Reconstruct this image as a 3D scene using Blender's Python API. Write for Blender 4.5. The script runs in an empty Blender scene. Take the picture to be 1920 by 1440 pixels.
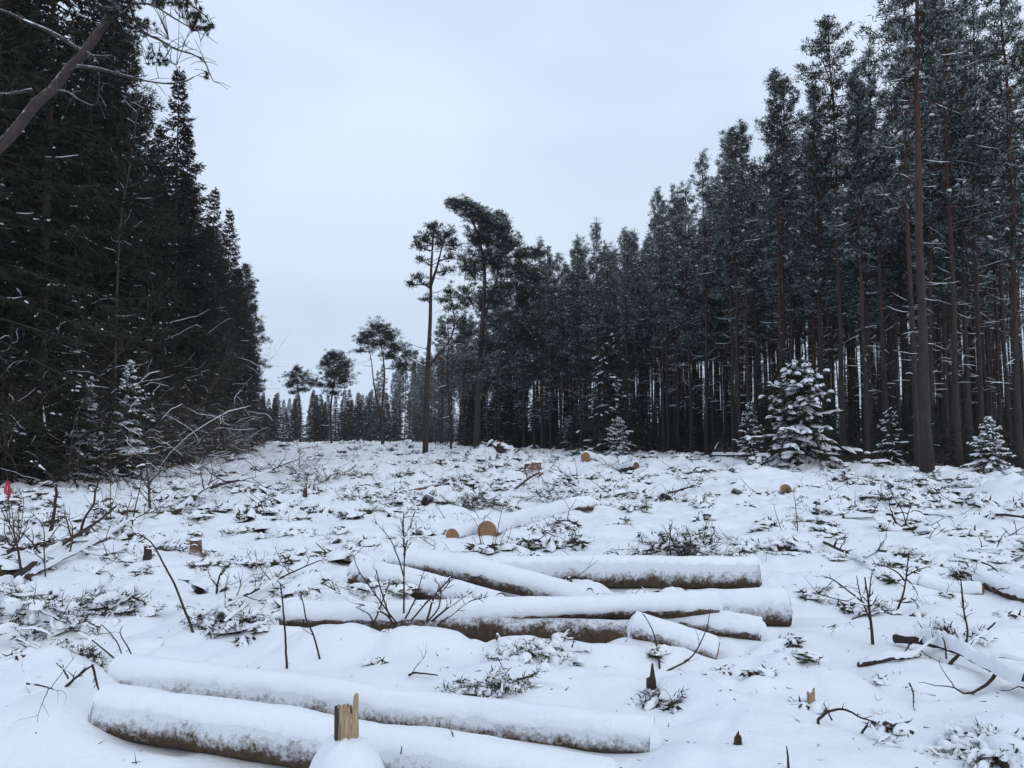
import bpy, math, random
import numpy as np

# ------------------------------------------------------------------ camera, world, sun, exposure
scene = bpy.context.scene
COL = scene.collection
F, CX, CY, HZ = 1478.0, 960.0, 720.0, 820.0        # focal length and centre in photo pixels, horizon row
CAMZ = 1.5
PITCH = math.atan((HZ - CY) / F)
cam_d = bpy.data.cameras.new('camera')
cam = bpy.data.objects.new('camera', cam_d)
COL.objects.link(cam)
cam_d.sensor_width = 36.0
cam_d.lens = 36.0 * F / 1920.0
cam_d.clip_start, cam_d.clip_end = 0.05, 4000.0
cam.location = (0, 0, CAMZ)
cam.rotation_euler = (math.radians(90) + PITCH, 0, 0)
scene.camera = cam

SUN_EL, SUN_AZ = math.radians(42), math.radians(150)
world = bpy.data.worlds.new('World')
scene.world = world
world.use_nodes = True
wn, wl = world.node_tree.nodes, world.node_tree.links
wn.clear()
w_out = wn.new('ShaderNodeOutputWorld')
w_bg = wn.new('ShaderNodeBackground')
w_bg.inputs['Strength'].default_value = 0.1
w_sky = wn.new('ShaderNodeTexSky')
w_sky.sky_type = 'NISHITA'
w_sky.sun_disc = False
w_sky.sun_elevation, w_sky.sun_rotation = SUN_EL, SUN_AZ
w_tc = wn.new('ShaderNodeTexCoord')
w_map = wn.new('ShaderNodeMapping')
w_map.inputs['Scale'].default_value = (1.0, 1.0, 2.2)
w_no = wn.new('ShaderNodeTexNoise')
w_no.inputs['Scale'].default_value = 1.7
w_no.inputs['Detail'].default_value = 5.0
w_no.inputs['Roughness'].default_value = 0.42
w_ramp = wn.new('ShaderNodeValToRGB')
w_ramp.color_ramp.elements[0].position = 0.30
w_ramp.color_ramp.elements[0].color = (0.50, 0.615, 0.80, 1)
w_ramp.color_ramp.elements[1].position = 0.68
w_ramp.color_ramp.elements[1].color = (0.735, 0.835, 0.99, 1)
w_mul = wn.new('ShaderNodeVectorMath')
w_mul.operation = 'SCALE'
w_mul.inputs['Scale'].default_value = 19.0
w_mix = wn.new('ShaderNodeMix')
w_mix.data_type = 'RGBA'
w_mix.inputs['Factor'].default_value = 0.93        # closed cloud deck in front of the clear sky
wl.new(w_tc.outputs['Generated'], w_map.inputs['Vector'])
wl.new(w_map.outputs['Vector'], w_no.inputs['Vector'])
wl.new(w_no.outputs['Fac'], w_ramp.inputs['Fac'])
w_sep = wn.new('ShaderNodeSeparateXYZ')
w_el = wn.new('ShaderNodeValToRGB')
w_el.color_ramp.elements[0].color = (0.60, 0.60, 0.60, 1)
w_el.color_ramp.elements[1].color = (0.56, 0.56, 0.56, 1)
for _p, _c in ((0.05, 0.545), (0.16, 0.485), (0.38, 0.54)):
    _e = w_el.color_ramp.elements.new(_p)
    _e.color = (_c, _c, _c, 1)
w_tone = wn.new('ShaderNodeVectorMath')
w_tone.operation = 'MULTIPLY'
wl.new(w_tc.outputs['Generated'], w_sep.inputs[0])
wl.new(w_sep.outputs['Z'], w_el.inputs['Fac'])
wl.new(w_ramp.outputs['Color'], w_tone.inputs[0])
wl.new(w_el.outputs['Color'], w_tone.inputs[1])
wl.new(w_tone.outputs['Vector'], w_mul.inputs[0])
wl.new(w_sky.outputs['Color'], w_mix.inputs['A'])
wl.new(w_mul.outputs['Vector'], w_mix.inputs['B'])
wl.new(w_mix.outputs['Result'], w_bg.inputs['Color'])
wl.new(w_bg.outputs['Background'], w_out.inputs['Surface'])

sun_d = bpy.data.lights.new('sun', 'SUN')
sun_d.energy, sun_d.angle, sun_d.color = 0.55, math.radians(50), (1.0, 0.97, 0.93)
sun = bpy.data.objects.new('sun', sun_d)
COL.objects.link(sun)
sun.rotation_euler = (math.radians(90) - SUN_EL, 0, math.pi - SUN_AZ)

scene.view_settings.view_transform = 'Standard'
scene.view_settings.look = 'None'
scene.view_settings.exposure = 0.10
scene.view_settings.gamma = 1.0
scene.view_settings.use_curve_mapping = False
scene.render.engine = 'CYCLES'
scene.cycles.max_bounces = 5
scene.cycles.diffuse_bounces = 2
scene.cycles.glossy_bounces = 1
scene.cycles.transmission_bounces = 1
scene.cycles.volume_bounces = 0
scene.cycles.use_denoising = True
try:
    scene.cycles.denoiser = 'OPENIMAGEDENOISE'
    scene.cycles.denoising_input_passes = 'RGB_ALBEDO_NORMAL'
except Exception:
    pass

# ------------------------------------------------------------------ small maths
CP, SP = math.cos(PITCH), math.sin(PITCH)


def ray(px, py):
    a, b = (px - CX) / F, (CY - py) / F
    return np.array([a, CP - b * SP, SP + b * CP])


def at(px, py, Y):                      # the point on a pixel's ray at depth Y
    d = ray(px, py)
    return np.array([0, 0, CAMZ]) + d * (Y / d[1])


def atz(px, py, z):                     # the point on a pixel's ray at height z
    d = ray(px, py)
    return np.array([0, 0, CAMZ]) + d * ((z - CAMZ) / d[2])


def unit(v):
    v = np.asarray(v, float)
    return v / (np.linalg.norm(v, axis=-1, keepdims=True) + 1e-9)


def hash2(ix, iy, s):
    n = (ix.astype(np.int64) * 374761393 + iy.astype(np.int64) * 668265263 + s * 982451653) & 0x7fffffff
    n = ((n ^ (n >> 13)) * 1274126177) & 0x7fffffff
    n = ((n ^ (n >> 16)) * 2246822519) & 0x7fffffff
    return (n ^ (n >> 15)) / 2147483647.0


def vn(x, y, s=0):                      # value noise, -1..1
    x, y = np.asarray(x, float), np.asarray(y, float)
    ix, iy = np.floor(x), np.floor(y)
    fx, fy = x - ix, y - iy
    fx = fx * fx * fx * (fx * (fx * 6 - 15) + 10)
    fy = fy * fy * fy * (fy * (fy * 6 - 15) + 10)
    a, b = hash2(ix, iy, s), hash2(ix + 1, iy, s)
    c, d = hash2(ix, iy + 1, s), hash2(ix + 1, iy + 1, s)
    return 2 * (a + (b - a) * fx + (c - a) * fy + (a - b - c + d) * fx * fy) - 1


def fbm(x, y, o=3, s=0):
    t, a, n = 0, 1.0, 0
    c, q = 0.8, 0.6
    for i in range(o):
        t = t + a * vn(x, y, s + i * 17)
        n += a
        a *= 0.5
        x, y = (c * x - q * y) * 2.03 + 3.1, (q * x + c * y) * 2.03 + 7.7
    return t / n


def sstep(e0, e1, x):
    t = np.clip((x - e0) / (e1 - e0), 0, 1)
    return t * t * (3 - 2 * t)


# ------------------------------------------------------------------ meshes
class MB:
    """collects triangles and quads (numpy) with a material slot and links them as one object"""

    def __init__(s):
        s.v, s.t, s.q, s.tm, s.qm, s.n, s.at = [], [], [], [], [], 0, []

    def add(s, v, tris=None, quads=None, mat=0, attr=None):
        v = np.asarray(v, float).reshape(-1, 3)
        if tris is not None and len(tris):
            t = np.asarray(tris, np.int64).reshape(-1, 3) + s.n
            s.t.append(t)
            s.tm.append(np.full(len(t), mat))
        if quads is not None and len(quads):
            q = np.asarray(quads, np.int64).reshape(-1, 4) + s.n
            s.q.append(q)
            s.qm.append(np.full(len(q), mat))
        s.v.append(v)
        s.at.append(np.zeros(len(v)) if attr is None else np.broadcast_to(np.asarray(attr, float), (len(v),)))
        s.n += len(v)

    def merge(s, m):
        for v, a in zip(m.v, m.at):
            s.v.append(v)
            s.at.append(a)
        s.t += [k + s.n for k in m.t]
        s.q += [k + s.n for k in m.q]
        s.tm += m.tm
        s.qm += m.qm
        s.n += m.n

    def empty(s):
        return s.n == 0

    def mesh(s, name, mats, smooth=True, attr=None):
        me = bpy.data.meshes.new(name)
        v = np.concatenate(s.v) if s.v else np.zeros((0, 3))
        t = np.concatenate(s.t) if s.t else np.zeros((0, 3), np.int64)
        q = np.concatenate(s.q) if s.q else np.zeros((0, 4), np.int64)
        m = np.concatenate((s.tm or [np.zeros(0)]) + (s.qm or [np.zeros(0)]))
        me.vertices.add(len(v))
        me.vertices.foreach_set('co', v.astype(np.float32).ravel())
        me.loops.add(t.size + q.size)
        me.loops.foreach_set('vertex_index', np.concatenate([t.ravel(), q.ravel()]).astype(np.int32))
        me.polygons.add(len(t) + len(q))
        ls = np.concatenate([np.arange(len(t)) * 3, t.size + np.arange(len(q)) * 4])
        me.polygons.foreach_set('loop_start', ls.astype(np.int32))
        me.polygons.foreach_set('material_index', m.astype(np.int32))
        me.polygons.foreach_set('use_smooth', np.full(len(ls), bool(smooth)))
        if attr:
            a = me.attributes.new(attr, 'FLOAT', 'POINT')
            a.data.foreach_set('value', np.concatenate(s.at).astype(np.float32))
        for k in mats:
            me.materials.append(k)
        me.update(calc_edges=True)
        me.validate()
        return me

    def build(s, name, mats, parent=None, smooth=True, attr=None):
        if not isinstance(mats, (list, tuple)):
            mats = [mats]
        return link(name, s.mesh(name, mats, smooth, attr), parent)


MASS = {'branch_snow', 'snow_clumps', 'needles', 'twigs', 'crown', 'stems'}


def link(name, data, parent=None):
    o = bpy.data.objects.new(name, data)
    COL.objects.link(o)
    if parent is not None:
        o.parent = parent
        if name in MASS:
            o['kind'] = 'stuff'
    return o


def tag(o, label=None, cat=None, group=None, kind=None):
    for k, v in (('label', label), ('category', cat), ('group', group), ('kind', kind)):
        if v:
            o[k] = v
    return o


def thing(name, label, cat, loc=(0, 0, 0), rz=0.0, group=None, scale=1.0):
    o = link(name, None)
    o.location = tuple(float(c) for c in loc)
    o.rotation_euler = (0, 0, rz)
    o.scale = (scale,) * 3
    return tag(o, label, cat, group)


def frames(path):
    p = np.asarray(path, float)
    t = unit(np.gradient(p, axis=0))
    up = np.array([0, 0, 1.0])
    if abs(t[:, 2]).mean() > 0.8:
        up = np.array([0.31, 0.95, 0.0])
    s = unit(np.cross(t, up))
    u = unit(np.cross(s, t))
    return t, s, u


def tube(mb, path, rad, sides=6, mat=0, cap=True, attr=None):
    p = np.asarray(path, float)
    k = len(p)
    r = np.broadcast_to(np.asarray(rad, float), (k,))
    t, s, u = frames(p)
    a = np.arange(sides) * 2 * math.pi / sides
    v = p[:, None] + r[:, None, None] * (np.cos(a)[None, :, None] * s[:, None] + np.sin(a)[None, :, None] * u[:, None])
    i = np.arange(k - 1)[:, None] * sides
    j = np.arange(sides)[None]
    j2 = (j + 1) % sides
    q = np.stack([i + j, i + j2, i + sides + j2, i + sides + j], -1).reshape(-1, 4)
    tr = []
    if cap:
        e = (k - 1) * sides
        tr = [(e, e + m, e + m + 1) for m in range(1, sides - 1)] + [(0, m + 1, m) for m in range(1, sides - 1)]
    mb.add(v.reshape(-1, 3), tr, q, mat, attr)


def bez(p0, p1, p2, n):
    t = np.linspace(0, 1, n)[:, None]
    return (1 - t) ** 2 * np.asarray(p0) + 2 * t * (1 - t) * np.asarray(p1) + t * t * np.asarray(p2)


def spline(pts, n):                     # catmull-rom through the points
    p = np.asarray(pts, float)
    if len(p) < 3:
        return p[0] + (p[-1] - p[0]) * np.linspace(0, 1, n)[:, None]
    q = np.vstack([2 * p[0] - p[1], p, 2 * p[-1] - p[-2]])
    x = np.linspace(0, len(p) - 1 - 1e-6, n)
    i = x.astype(int)
    f = (x - i)[:, None]
    a, b, c, d = q[i], q[i + 1], q[i + 2], q[i + 3]
    return 0.5 * (2 * b + (c - a) * f + (2 * a - 5 * b + 4 * c - d) * f ** 2 + (3 * b - a - 3 * c + d) * f ** 3)


def blades(mb, base, d, length, width, rng, mat=0):
    """one slim triangle per needle bunch"""
    n = len(base)
    d = unit(d)
    side = unit(np.cross(d, rng.normal(size=(n, 3))))
    w = (np.asarray(width) * np.ones(n))[:, None] * 0.5
    l = (np.asarray(length) * np.ones(n))[:, None]
    v = np.stack([base - side * w, base + side * w, base + d * l], 1)
    mb.add(v.reshape(-1, 3), np.arange(3 * n).reshape(-1, 3), None, mat)


def pads(mb, c, d, length, width, thick, rng, mat=0, sides=7, droop=0.25):
    """low domes of snow lying on boughs; c, d are arrays"""
    c, d = np.asarray(c, float).reshape(-1, 3), np.asarray(d, float).reshape(-1, 3)
    n = len(c)
    if n == 0:
        return
    one = np.ones(n)
    d = d.copy()
    f = unit(d)
    s = unit(np.cross(f, [0, 0, 1.0]))
    u = unit(np.cross(s, f))
    a = np.arange(sides) * 2 * math.pi / sides
    L, W, T = (np.asarray(k) * one for k in (length, width, thick))

    fine = sides >= 8
    if fine:                            # soft lobed outline
        p1, p2 = rng.uniform(0, 6.28, (n, 1)), rng.uniform(0, 6.28, (n, 1))
        lob = 1 + 0.22 * np.sin(2 * a[None] + p1) + 0.17 * np.sin(3 * a[None] + p2)
        tip = rng.uniform(-0.5, 0.5, (n, 1)) * np.cos(a[None] + p2)

    def ring(k, h):
        j = lob * (1 + rng.uniform(-0.04, 0.04, (n, sides))) if fine else 1 + rng.uniform(-0.16, 0.16, (n, sides))
        return (c[:, None] + (k * j * np.cos(a))[..., None] * f[:, None] * L[:, None, None] * 0.5
                + (k * j * np.sin(a))[..., None] * s[:, None] * W[:, None, None] * 0.5
                + u[:, None] * ((h * T)[:, None] + (k * T[:, None] * tip if fine else 0))[..., None])
    rings = [(0.4, 0.9), (0.75, 0.55), (0.95, 0.05), (1.0, -droop)] if fine else [(0.66, 0.72), (1.0, -droop)]
    v = np.concatenate([(c + u * T[:, None])[:, None]] + [ring(q, w * one) for q, w in rings], 1)
    k = np.arange(sides)
    k2 = (k + 1) % sides
    tr = np.stack([np.zeros(sides, int), 1 + k, 1 + k2], -1)
    q = np.concatenate([np.stack([1 + m * sides + k, 1 + (m + 1) * sides + k, 1 + (m + 1) * sides + k2, 1 + m * sides + k2], -1) for m in range(len(rings) - 1)])
    o = (np.arange(n) * (1 + len(rings) * sides))[:, None, None]
    mb.add(v.reshape(-1, 3), (tr[None] + o).reshape(-1, 3), (q[None] + o).reshape(-1, 4), mat)


def snow_strip(mb, path, width, thick, rng, mat=0, p=1.0):
    """snow lying along the upper side of a branch"""
    path = np.asarray(path, float)
    if len(path) < 3:
        path = spline(path, 4)
    t, s, u = frames(path)
    flat = np.abs(t[:, 2]).mean()
    if flat > 0.62:
        return
    s = unit(np.cross(t, [0, 0, 1.0]))
    k = len(path)
    w = width * (0.75 + 0.5 * rng.random(k))
    w[0] *= 0.3
    w[-1] *= 0.2
    h = thick * (0.6 + 0.7 * rng.random(k))
    h[0] *= 0.2
    h[-1] *= 0.2
    up = np.array([0, 0, 1.0])
    v = np.stack([path + s * w[:, None] * 0.5 - up * thick * 0.15, path + s * w[:, None] * 0.3 + up * h[:, None] * 0.8,
                  path + up * h[:, None] * 1.05, path - s * w[:, None] * 0.3 + up * h[:, None] * 0.8,
                  path - s * w[:, None] * 0.5 - up * thick * 0.15], 1).reshape(-1, 3)
    i = np.arange(k - 1)[:, None] * 5
    j = np.arange(4)[None]
    q = np.stack([i + j, i + j + 1, i + 5 + j + 1, i + 5 + j], -1).reshape(-1, 4)
    mb.add(v, None, q, mat)


# ------------------------------------------------------------------ materials
def mat(name, rough=0.8):
    m = bpy.data.materials.new(name)
    m.use_nodes = True
    b = m.node_tree.nodes['Principled BSDF']
    b.inputs['Roughness'].default_value = rough
    b.inputs['Specular IOR Level'].default_value = 0.25
    return m, m.node_tree.nodes, m.node_tree.links, b


def noise(n, l, scale, detail=4, vec=None, rough=0.55):
    t = n.new('ShaderNodeTexNoise')
    t.inputs['Scale'].default_value = scale
    t.inputs['Detail'].default_value = detail
    t.inputs['Roughness'].default_value = rough
    if vec is not None:
        l.new(vec, t.inputs['Vector'])
    return t


def ramp(n, l, fac, stops):
    r = n.new('ShaderNodeValToRGB')
    e = r.color_ramp.elements
    while len(e) < len(stops):
        e.new(0.5)
    for k, (p, c) in zip(e, stops):
        k.position, k.color = p, (*c, 1)
    l.new(fac, r.inputs['Fac'])
    return r


def bump(n, l, b, h, strength, dist):
    k = n.new('ShaderNodeBump')
    k.inputs['Strength'].default_value = strength
    k.inputs['Distance'].default_value = dist
    l.new(h, k.inputs['Height'])
    l.new(k.outputs['Normal'], b.inputs['Normal'])
    return k


def math_n(n, l, op, a, b=None, clamp=False):
    k = n.new('ShaderNodeMath')
    k.operation = op
    k.use_clamp = clamp
    for i, x in ((0, a), (1, b)):
        if x is None:
            continue
        if isinstance(x, (int, float)):
            k.inputs[i].default_value = x
        else:
            l.new(x, k.inputs[i])
    return k.outputs[0]


def mixc(n, l, fac, a, b):
    k = n.new('ShaderNodeMix')
    k.data_type = 'RGBA'
    for key, x in (('Factor', fac), ('A', a), ('B', b)):
        if isinstance(x, tuple):
            k.inputs[key].default_value = (*x, 1)
        elif isinstance(x, (int, float)):
            k.inputs[key].default_value = x
        else:
            l.new(x, k.inputs[key])
    return k.outputs['Result']


SNOW = (0.86, 0.875, 0.90)
M = {}


def m_snow(name, scale, dist, litter=False):
    m, n, l, b = mat(name, 0.62)
    g = n.new('ShaderNodeNewGeometry')
    a = noise(n, l, scale, 6, g.outputs['Position'], 0.65)
    c = noise(n, l, 1.7, 3, g.outputs['Position'])
    col = ramp(n, l, c.outputs['Fac'], [(0.3, (0.82, 0.84, 0.88)), (0.75, (0.885, 0.895, 0.915))]).outputs['Color']
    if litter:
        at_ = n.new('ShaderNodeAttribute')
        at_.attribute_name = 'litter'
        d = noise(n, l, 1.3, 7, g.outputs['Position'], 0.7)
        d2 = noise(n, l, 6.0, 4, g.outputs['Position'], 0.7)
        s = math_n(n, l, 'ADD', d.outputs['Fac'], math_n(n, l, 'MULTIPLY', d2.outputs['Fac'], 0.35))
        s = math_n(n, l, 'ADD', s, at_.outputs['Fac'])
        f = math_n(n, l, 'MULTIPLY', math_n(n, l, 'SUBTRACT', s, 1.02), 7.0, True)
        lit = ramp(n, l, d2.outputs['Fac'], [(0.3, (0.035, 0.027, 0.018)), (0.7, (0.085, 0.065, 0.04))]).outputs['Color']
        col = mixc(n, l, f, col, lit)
    l.new(col, b.inputs['Base Color'])
    bump(n, l, b, a.outputs['Fac'], 0.55, dist)
    return m


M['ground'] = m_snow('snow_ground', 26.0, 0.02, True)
M['snow'] = m_snow('snow_cap', 34.0, 0.014)


def m_needle(name, c0, c1):
    m, n, l, b = mat(name, 0.7)
    o = n.new('ShaderNodeObjectInfo')
    g = n.new('ShaderNodeNewGeometry')
    a = noise(n, l, 0.9, 2, g.outputs['Position'])
    f = math_n(n, l, 'ADD', math_n(n, l, 'MULTIPLY', o.outputs['Random'], 0.45), math_n(n, l, 'MULTIPLY', a.outputs['Fac'], 0.6), True)
    l.new(mixc(n, l, f, c0, c1), b.inputs['Base Color'])
    b.inputs['Specular IOR Level'].default_value = 0.15
    return m


M['pine_needle'] = m_needle('pine_needles', (0.013, 0.024, 0.017), (0.028, 0.040, 0.024))
M['spruce_needle'] = m_needle('spruce_needles', (0.008, 0.012, 0.008), (0.024, 0.025, 0.013))
M['young_needle'] = m_needle('young_spruce_needles', (0.016, 0.030, 0.020), (0.034, 0.048, 0.028))
M['brash_needle'] = m_needle('brash_needles', (0.022, 0.032, 0.020), (0.060, 0.062, 0.034))


M['frost'] = m_needle('frosted_needles', (0.20, 0.235, 0.235), (0.34, 0.375, 0.39))


def m_bark(name, low, high, scale=9.0, grad=True, frost=0.0):
    m, n, l, b = mat(name, 0.9)
    tc = n.new('ShaderNodeTexCoord')
    mp = n.new('ShaderNodeMapping')
    mp.inputs['Scale'].default_value = (scale, scale, scale * 0.28)
    l.new(tc.outputs['Object'], mp.inputs['Vector'])
    a = noise(n, l, 1.0, 6, mp.outputs['Vector'], 0.7)
    if grad:
        sp = n.new('ShaderNodeSeparateXYZ')
        l.new(tc.outputs['Generated'], sp.inputs[0])
        f = math_n(n, l, 'MULTIPLY', math_n(n, l, 'SUBTRACT', sp.outputs['Z'], 0.22), 2.6, True)
    else:
        f = 0.5
    c = mixc(n, l, f, low, high)
    c = mixc(n, l, math_n(n, l, 'MULTIPLY', math_n(n, l, 'SUBTRACT', a.outputs['Fac'], 0.42), 3.0, True), c, tuple(k * 0.35 for k in low))
    if frost:
        g = n.new('ShaderNodeNewGeometry')
        fz = noise(n, l, 38.0, 4, g.outputs['Position'], 0.75)
        fw = noise(n, l, 7.0, 3, g.outputs['Position'], 0.6)
        sn = n.new('ShaderNodeSeparateXYZ')
        l.new(g.outputs['Normal'], sn.inputs[0])
        k = math_n(n, l, 'ADD', math_n(n, l, 'MULTIPLY', sn.outputs['Z'], 0.55), fz.outputs['Fac'])
        k = math_n(n, l, 'ADD', k, math_n(n, l, 'MULTIPLY', fw.outputs['Fac'], 0.9))
        k = math_n(n, l, 'MULTIPLY', math_n(n, l, 'SUBTRACT', k, 1.25 - frost), 2.6, True)
        c = mixc(n, l, k, c, (0.70, 0.72, 0.76))
    l.new(c, b.inputs['Base Color'])
    bump(n, l, b, a.outputs['Fac'], 0.8, 0.02)
    return m


M['pine_bark'] = m_bark('pine_bark', (0.052, 0.043, 0.038), (0.098, 0.045, 0.030))
M['spruce_bark'] = m_bark('spruce_bark', (0.060, 0.050, 0.043), (0.075, 0.052, 0.04))
M['pale_bark'] = m_bark('weathered_bark', (0.062, 0.053, 0.050), (0.066, 0.048, 0.043), 15.0, True, 0.10)
M['log_bark'] = m_bark('log_bark', (0.085, 0.062, 0.042), (0.12, 0.075, 0.045), 22.0, False, 0.50)
M['bare_bark'] = m_bark('dark_log_bark', (0.060, 0.046, 0.034), (0.085, 0.058, 0.036), 22.0, False, 0.0)
M['shade_bark'] = m_bark('shaded_log_bark', (0.075, 0.055, 0.038), (0.10, 0.066, 0.040), 30.0, False, 0.06)
M['red_bark'] = m_bark('red_log_bark', (0.16, 0.085, 0.06), (0.22, 0.12, 0.085), 18.0, False, 0.22)
M['twig'] = m_bark('twig_bark', (0.050, 0.040, 0.036), (0.065, 0.046, 0.04), 40.0, False)
M['brown_twig'] = m_bark('brown_twig_bark', (0.098, 0.080, 0.066), (0.10, 0.078, 0.062), 40.0, False)
M['red_twig'] = m_bark('red_twig_bark', (0.15, 0.075, 0.055), (0.15, 0.075, 0.055), 40.0, False)


def m_wood(name, c0, c1, c2):
    m, n, l, b = mat(name, 0.75)
    at_ = n.new('ShaderNodeAttribute')
    at_.attribute_name = 'rad'
    g = n.new('ShaderNodeNewGeometry')
    a = noise(n, l, 14.0, 4, g.outputs['Position'])
    w = math_n(n, l, 'SINE', math_n(n, l, 'ADD', math_n(n, l, 'MULTIPLY', at_.outputs['Fac'], 70.0), math_n(n, l, 'MULTIPLY', a.outputs['Fac'], 5.0)))
    c = mixc(n, l, math_n(n, l, 'MULTIPLY', math_n(n, l, 'ADD', w, 1.0), 0.5), c0, c1)
    c = mixc(n, l, math_n(n, l, 'MULTIPLY', math_n(n, l, 'SUBTRACT', a.outputs['Fac'], 0.45), 2.5, True), c, c2)
    l.new(c, b.inputs['Base Color'])
    bump(n, l, b, a.outputs['Fac'], 0.4, 0.01)
    return m


M['cut'] = m_wood('cut_wood', (0.37, 0.215, 0.115), (0.25, 0.135, 0.07), (0.17, 0.095, 0.055))
M['cut_old'] = m_wood('weathered_cut_wood', (0.20, 0.11, 0.065), (0.13, 0.07, 0.045), (0.07, 0.045, 0.03))


def m_split(name):
    m, n, l, b = mat(name, 0.8)
    tc = n.new('ShaderNodeTexCoord')
    mp = n.new('ShaderNodeMapping')
    mp.inputs['Scale'].default_value = (160, 160, 9)
    l.new(tc.outputs['Object'], mp.inputs['Vector'])
    a = noise(n, l, 1.0, 5, mp.outputs['Vector'], 0.65)
    l.new(ramp(n, l, a.outputs['Fac'], [(0.32, (0.17, 0.115, 0.07)), (0.5, (0.40, 0.29, 0.18)), (0.72, (0.52, 0.40, 0.27))]).outputs['Color'], b.inputs['Base Color'])
    bump(n, l, b, a.outputs['Fac'], 0.7, 0.006)
    return m


M['split'] = m_split('split_wood')
m_, n_, l_, b_ = mat('pink_ribbon', 0.5)
b_.inputs['Base Color'].default_value = (0.62, 0.05, 0.10, 1)
M['ribbon'] = m_

# ------------------------------------------------------------------ where the logs lie (needed by the snow)
# name, px/py/height of both axis ends, radii, sideways bend, snow depth, cover in degrees, snow level under it
LOGS = []


def deflog(key, a, b, r, gz, **kw):
    p0, p1 = atz(*a), atz(*b)
    LOGS.append(dict(key=key, p0=p0, p1=p1, r=r, gz=gz, **kw))


deflog('A1', (226, 1274, .115), (1226, 1396, .045), (.108, .080), .5, snow=.024, cov=(118, 66), frost=1)
deflog('A2', (200, 1338, .125), (1160, 1490, .07), (.112, .105), .12, snow=.022, cov=(112, 60), frost=1)
deflog('C1', (925, 1076, .165), (1421, 1077, .165), (.148, .142), .05, snow=.020, cov=(92, 42), bend=(0, 0, .012), frost=1)
deflog('C2', (741, 1054, .25), (1100, 1131, .10), (.112, .100), .1, snow=.022, cov=(118, 88), bend=(0, 0, .055), frost=1)
deflog('C3', (668, 1076, .14), (935, 1138, .05), (.118, .105), .1, snow=.022, cov=(112, 80), bend=(0, 0, .02), frost=1)
deflog('C4', (530, 1156, .10), (1344, 1135, .255), (.088, .080), -.1, snow=.020, cov=(122, 112), bend=(0, 0, -.02))
deflog('C5', (600, 1176, .015), (1188, 1190, .08), (.095, .105), .0, snow=.0, cov=(0, 0))
deflog('C6', (1187, 1178, .14), (1345, 1228, .0), (.085, .080), .5, snow=.020, cov=(122, 84))
deflog('C7', (1235, 1162, .12), (1428, 1188, .085), (.080, .078), .4, snow=.020, cov=(125, 92), bend=(0, 0, .01))
deflog('C8', (1262, 1150, .10), (1474, 1142, .14), (.125, .138), .1, snow=.022, cov=(88, 66), frost=1)
deflog('D1', (848, 1006, .10), (1005, 974, .0), (.098, .092), .75, snow=.030, cov=(112, 112))
deflog('D2', (913, 996, .16), (1088, 945, .0), (.142, .130), .85, snow=.030, cov=(112, 112))
deflog('E1', (660, 941, .05), (820, 909, .11), (.050, .062), .3, snow=.018, cov=(70, 70))
deflog('R1', (1722, 1092, .10), (1842, 1110, .07), (.060, .055), .6, snow=.028, cov=(110, 110), bend=(0, 0, -.03))
deflog('R2', (1835, 1088, .13), (1960, 1132, .09), (.070, .065), .4, snow=.028, cov=(88, 88))


def seg(x, y, p0, p1):                  # distance to an axis seen from above and the position along it
    dx, dy = p1[0] - p0[0], p1[1] - p0[1]
    t = np.clip(((x - p0[0]) * dx + (y - p0[1]) * dy) / (dx * dx + dy * dy), 0, 1)
    return np.hypot(x - p0[0] - t * dx, y - p0[1] - t * dy), t


# ------------------------------------------------------------------ the snow surface
MOUNDS = []                             # x, y, radius x, radius y, height


def mound(px, py, rx, ry, h):
    p = atz(px, py, 0)
    MOUNDS.append((p[0], p[1], rx, ry, h))


mound(60, 1330, .75, .55, .16)
mound(230, 1420, .40, .16, .07)
mound(330, 1440, .22, .10, .06)
mound(1300, 1292, .13, .12, .075)
mound(1415, 1300, .09, .09, .05)
mound(1885, 1400, .28, .22, .13)
mound(1560, 1230, .5, .4, .06)
mound(1930, 1200, .7, .4, .12)
mound(1250, 880, 1.6, 1.6, .45)
mound(1130, 884, 1.9, 1.4, .42)
mound(950, 862, 2.2, 2.0, .75)
mound(915, 862, 1.4, 1.6, .5)
mound(1905, 925, 1.0, .9, .38)
mound(1000, 892, 1.2, 1.0, .18)
mound(60, 1150, .8, .7, .17)
mound(190, 1130, .6, .5, .10)
mound(410, 1165, .45, .35, .07)
mound(905, 1290, .36, .26, .09)
mound(1010, 1225, .35, .2, .07)
mound(1260, 1040, .8, .6, .12)
mound(1600, 1075, .9, .7, .12)
mound(1720, 1110, .7, .5, .10)
mound(1480, 1020, 1.0, .8, .12)
mound(560, 885, 3.0, 2.0, .25)
mound(1440, 905, 1.8, 1.6, .18)

POST = [(-2.22, 3.98, .30, .30, .17), (-2.42, 4.55, .30, .34, .14), (.80, 3.70, .16, .2, .10), (-.5, 3.12, .5, .22, .04), (-.95, 5.55, .5, .15, .10), (-.25, 5.5, .3, .13, .05), (.75, 5.42, .3, .12, .06), (-1.3, 5.75, .5, .16, .06)]

R_EDGE = np.array([(14, 16.2), (28, 17.4), (34, 17.7), (45, 17.2), (52, 16.4), (64, 14.6), (76, 10.8), (83, 7.0), (100, 0.5), (125, -8.0), (186, -25.0), (215, -42.0), (230, -75.0)])
L_EDGE = np.array([(8, -13.4), (23, -15.0), (34, -17.2), (40, -18.2), (58, -22.2), (80, -28.5), (123, -41.0), (230, -76.0)])


def r_edge(y):
    return np.interp(y, R_EDGE[:, 0], R_EDGE[:, 1])


def l_edge(y):
    return np.interp(y, L_EDGE[:, 0], L_EDGE[:, 1])


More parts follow.
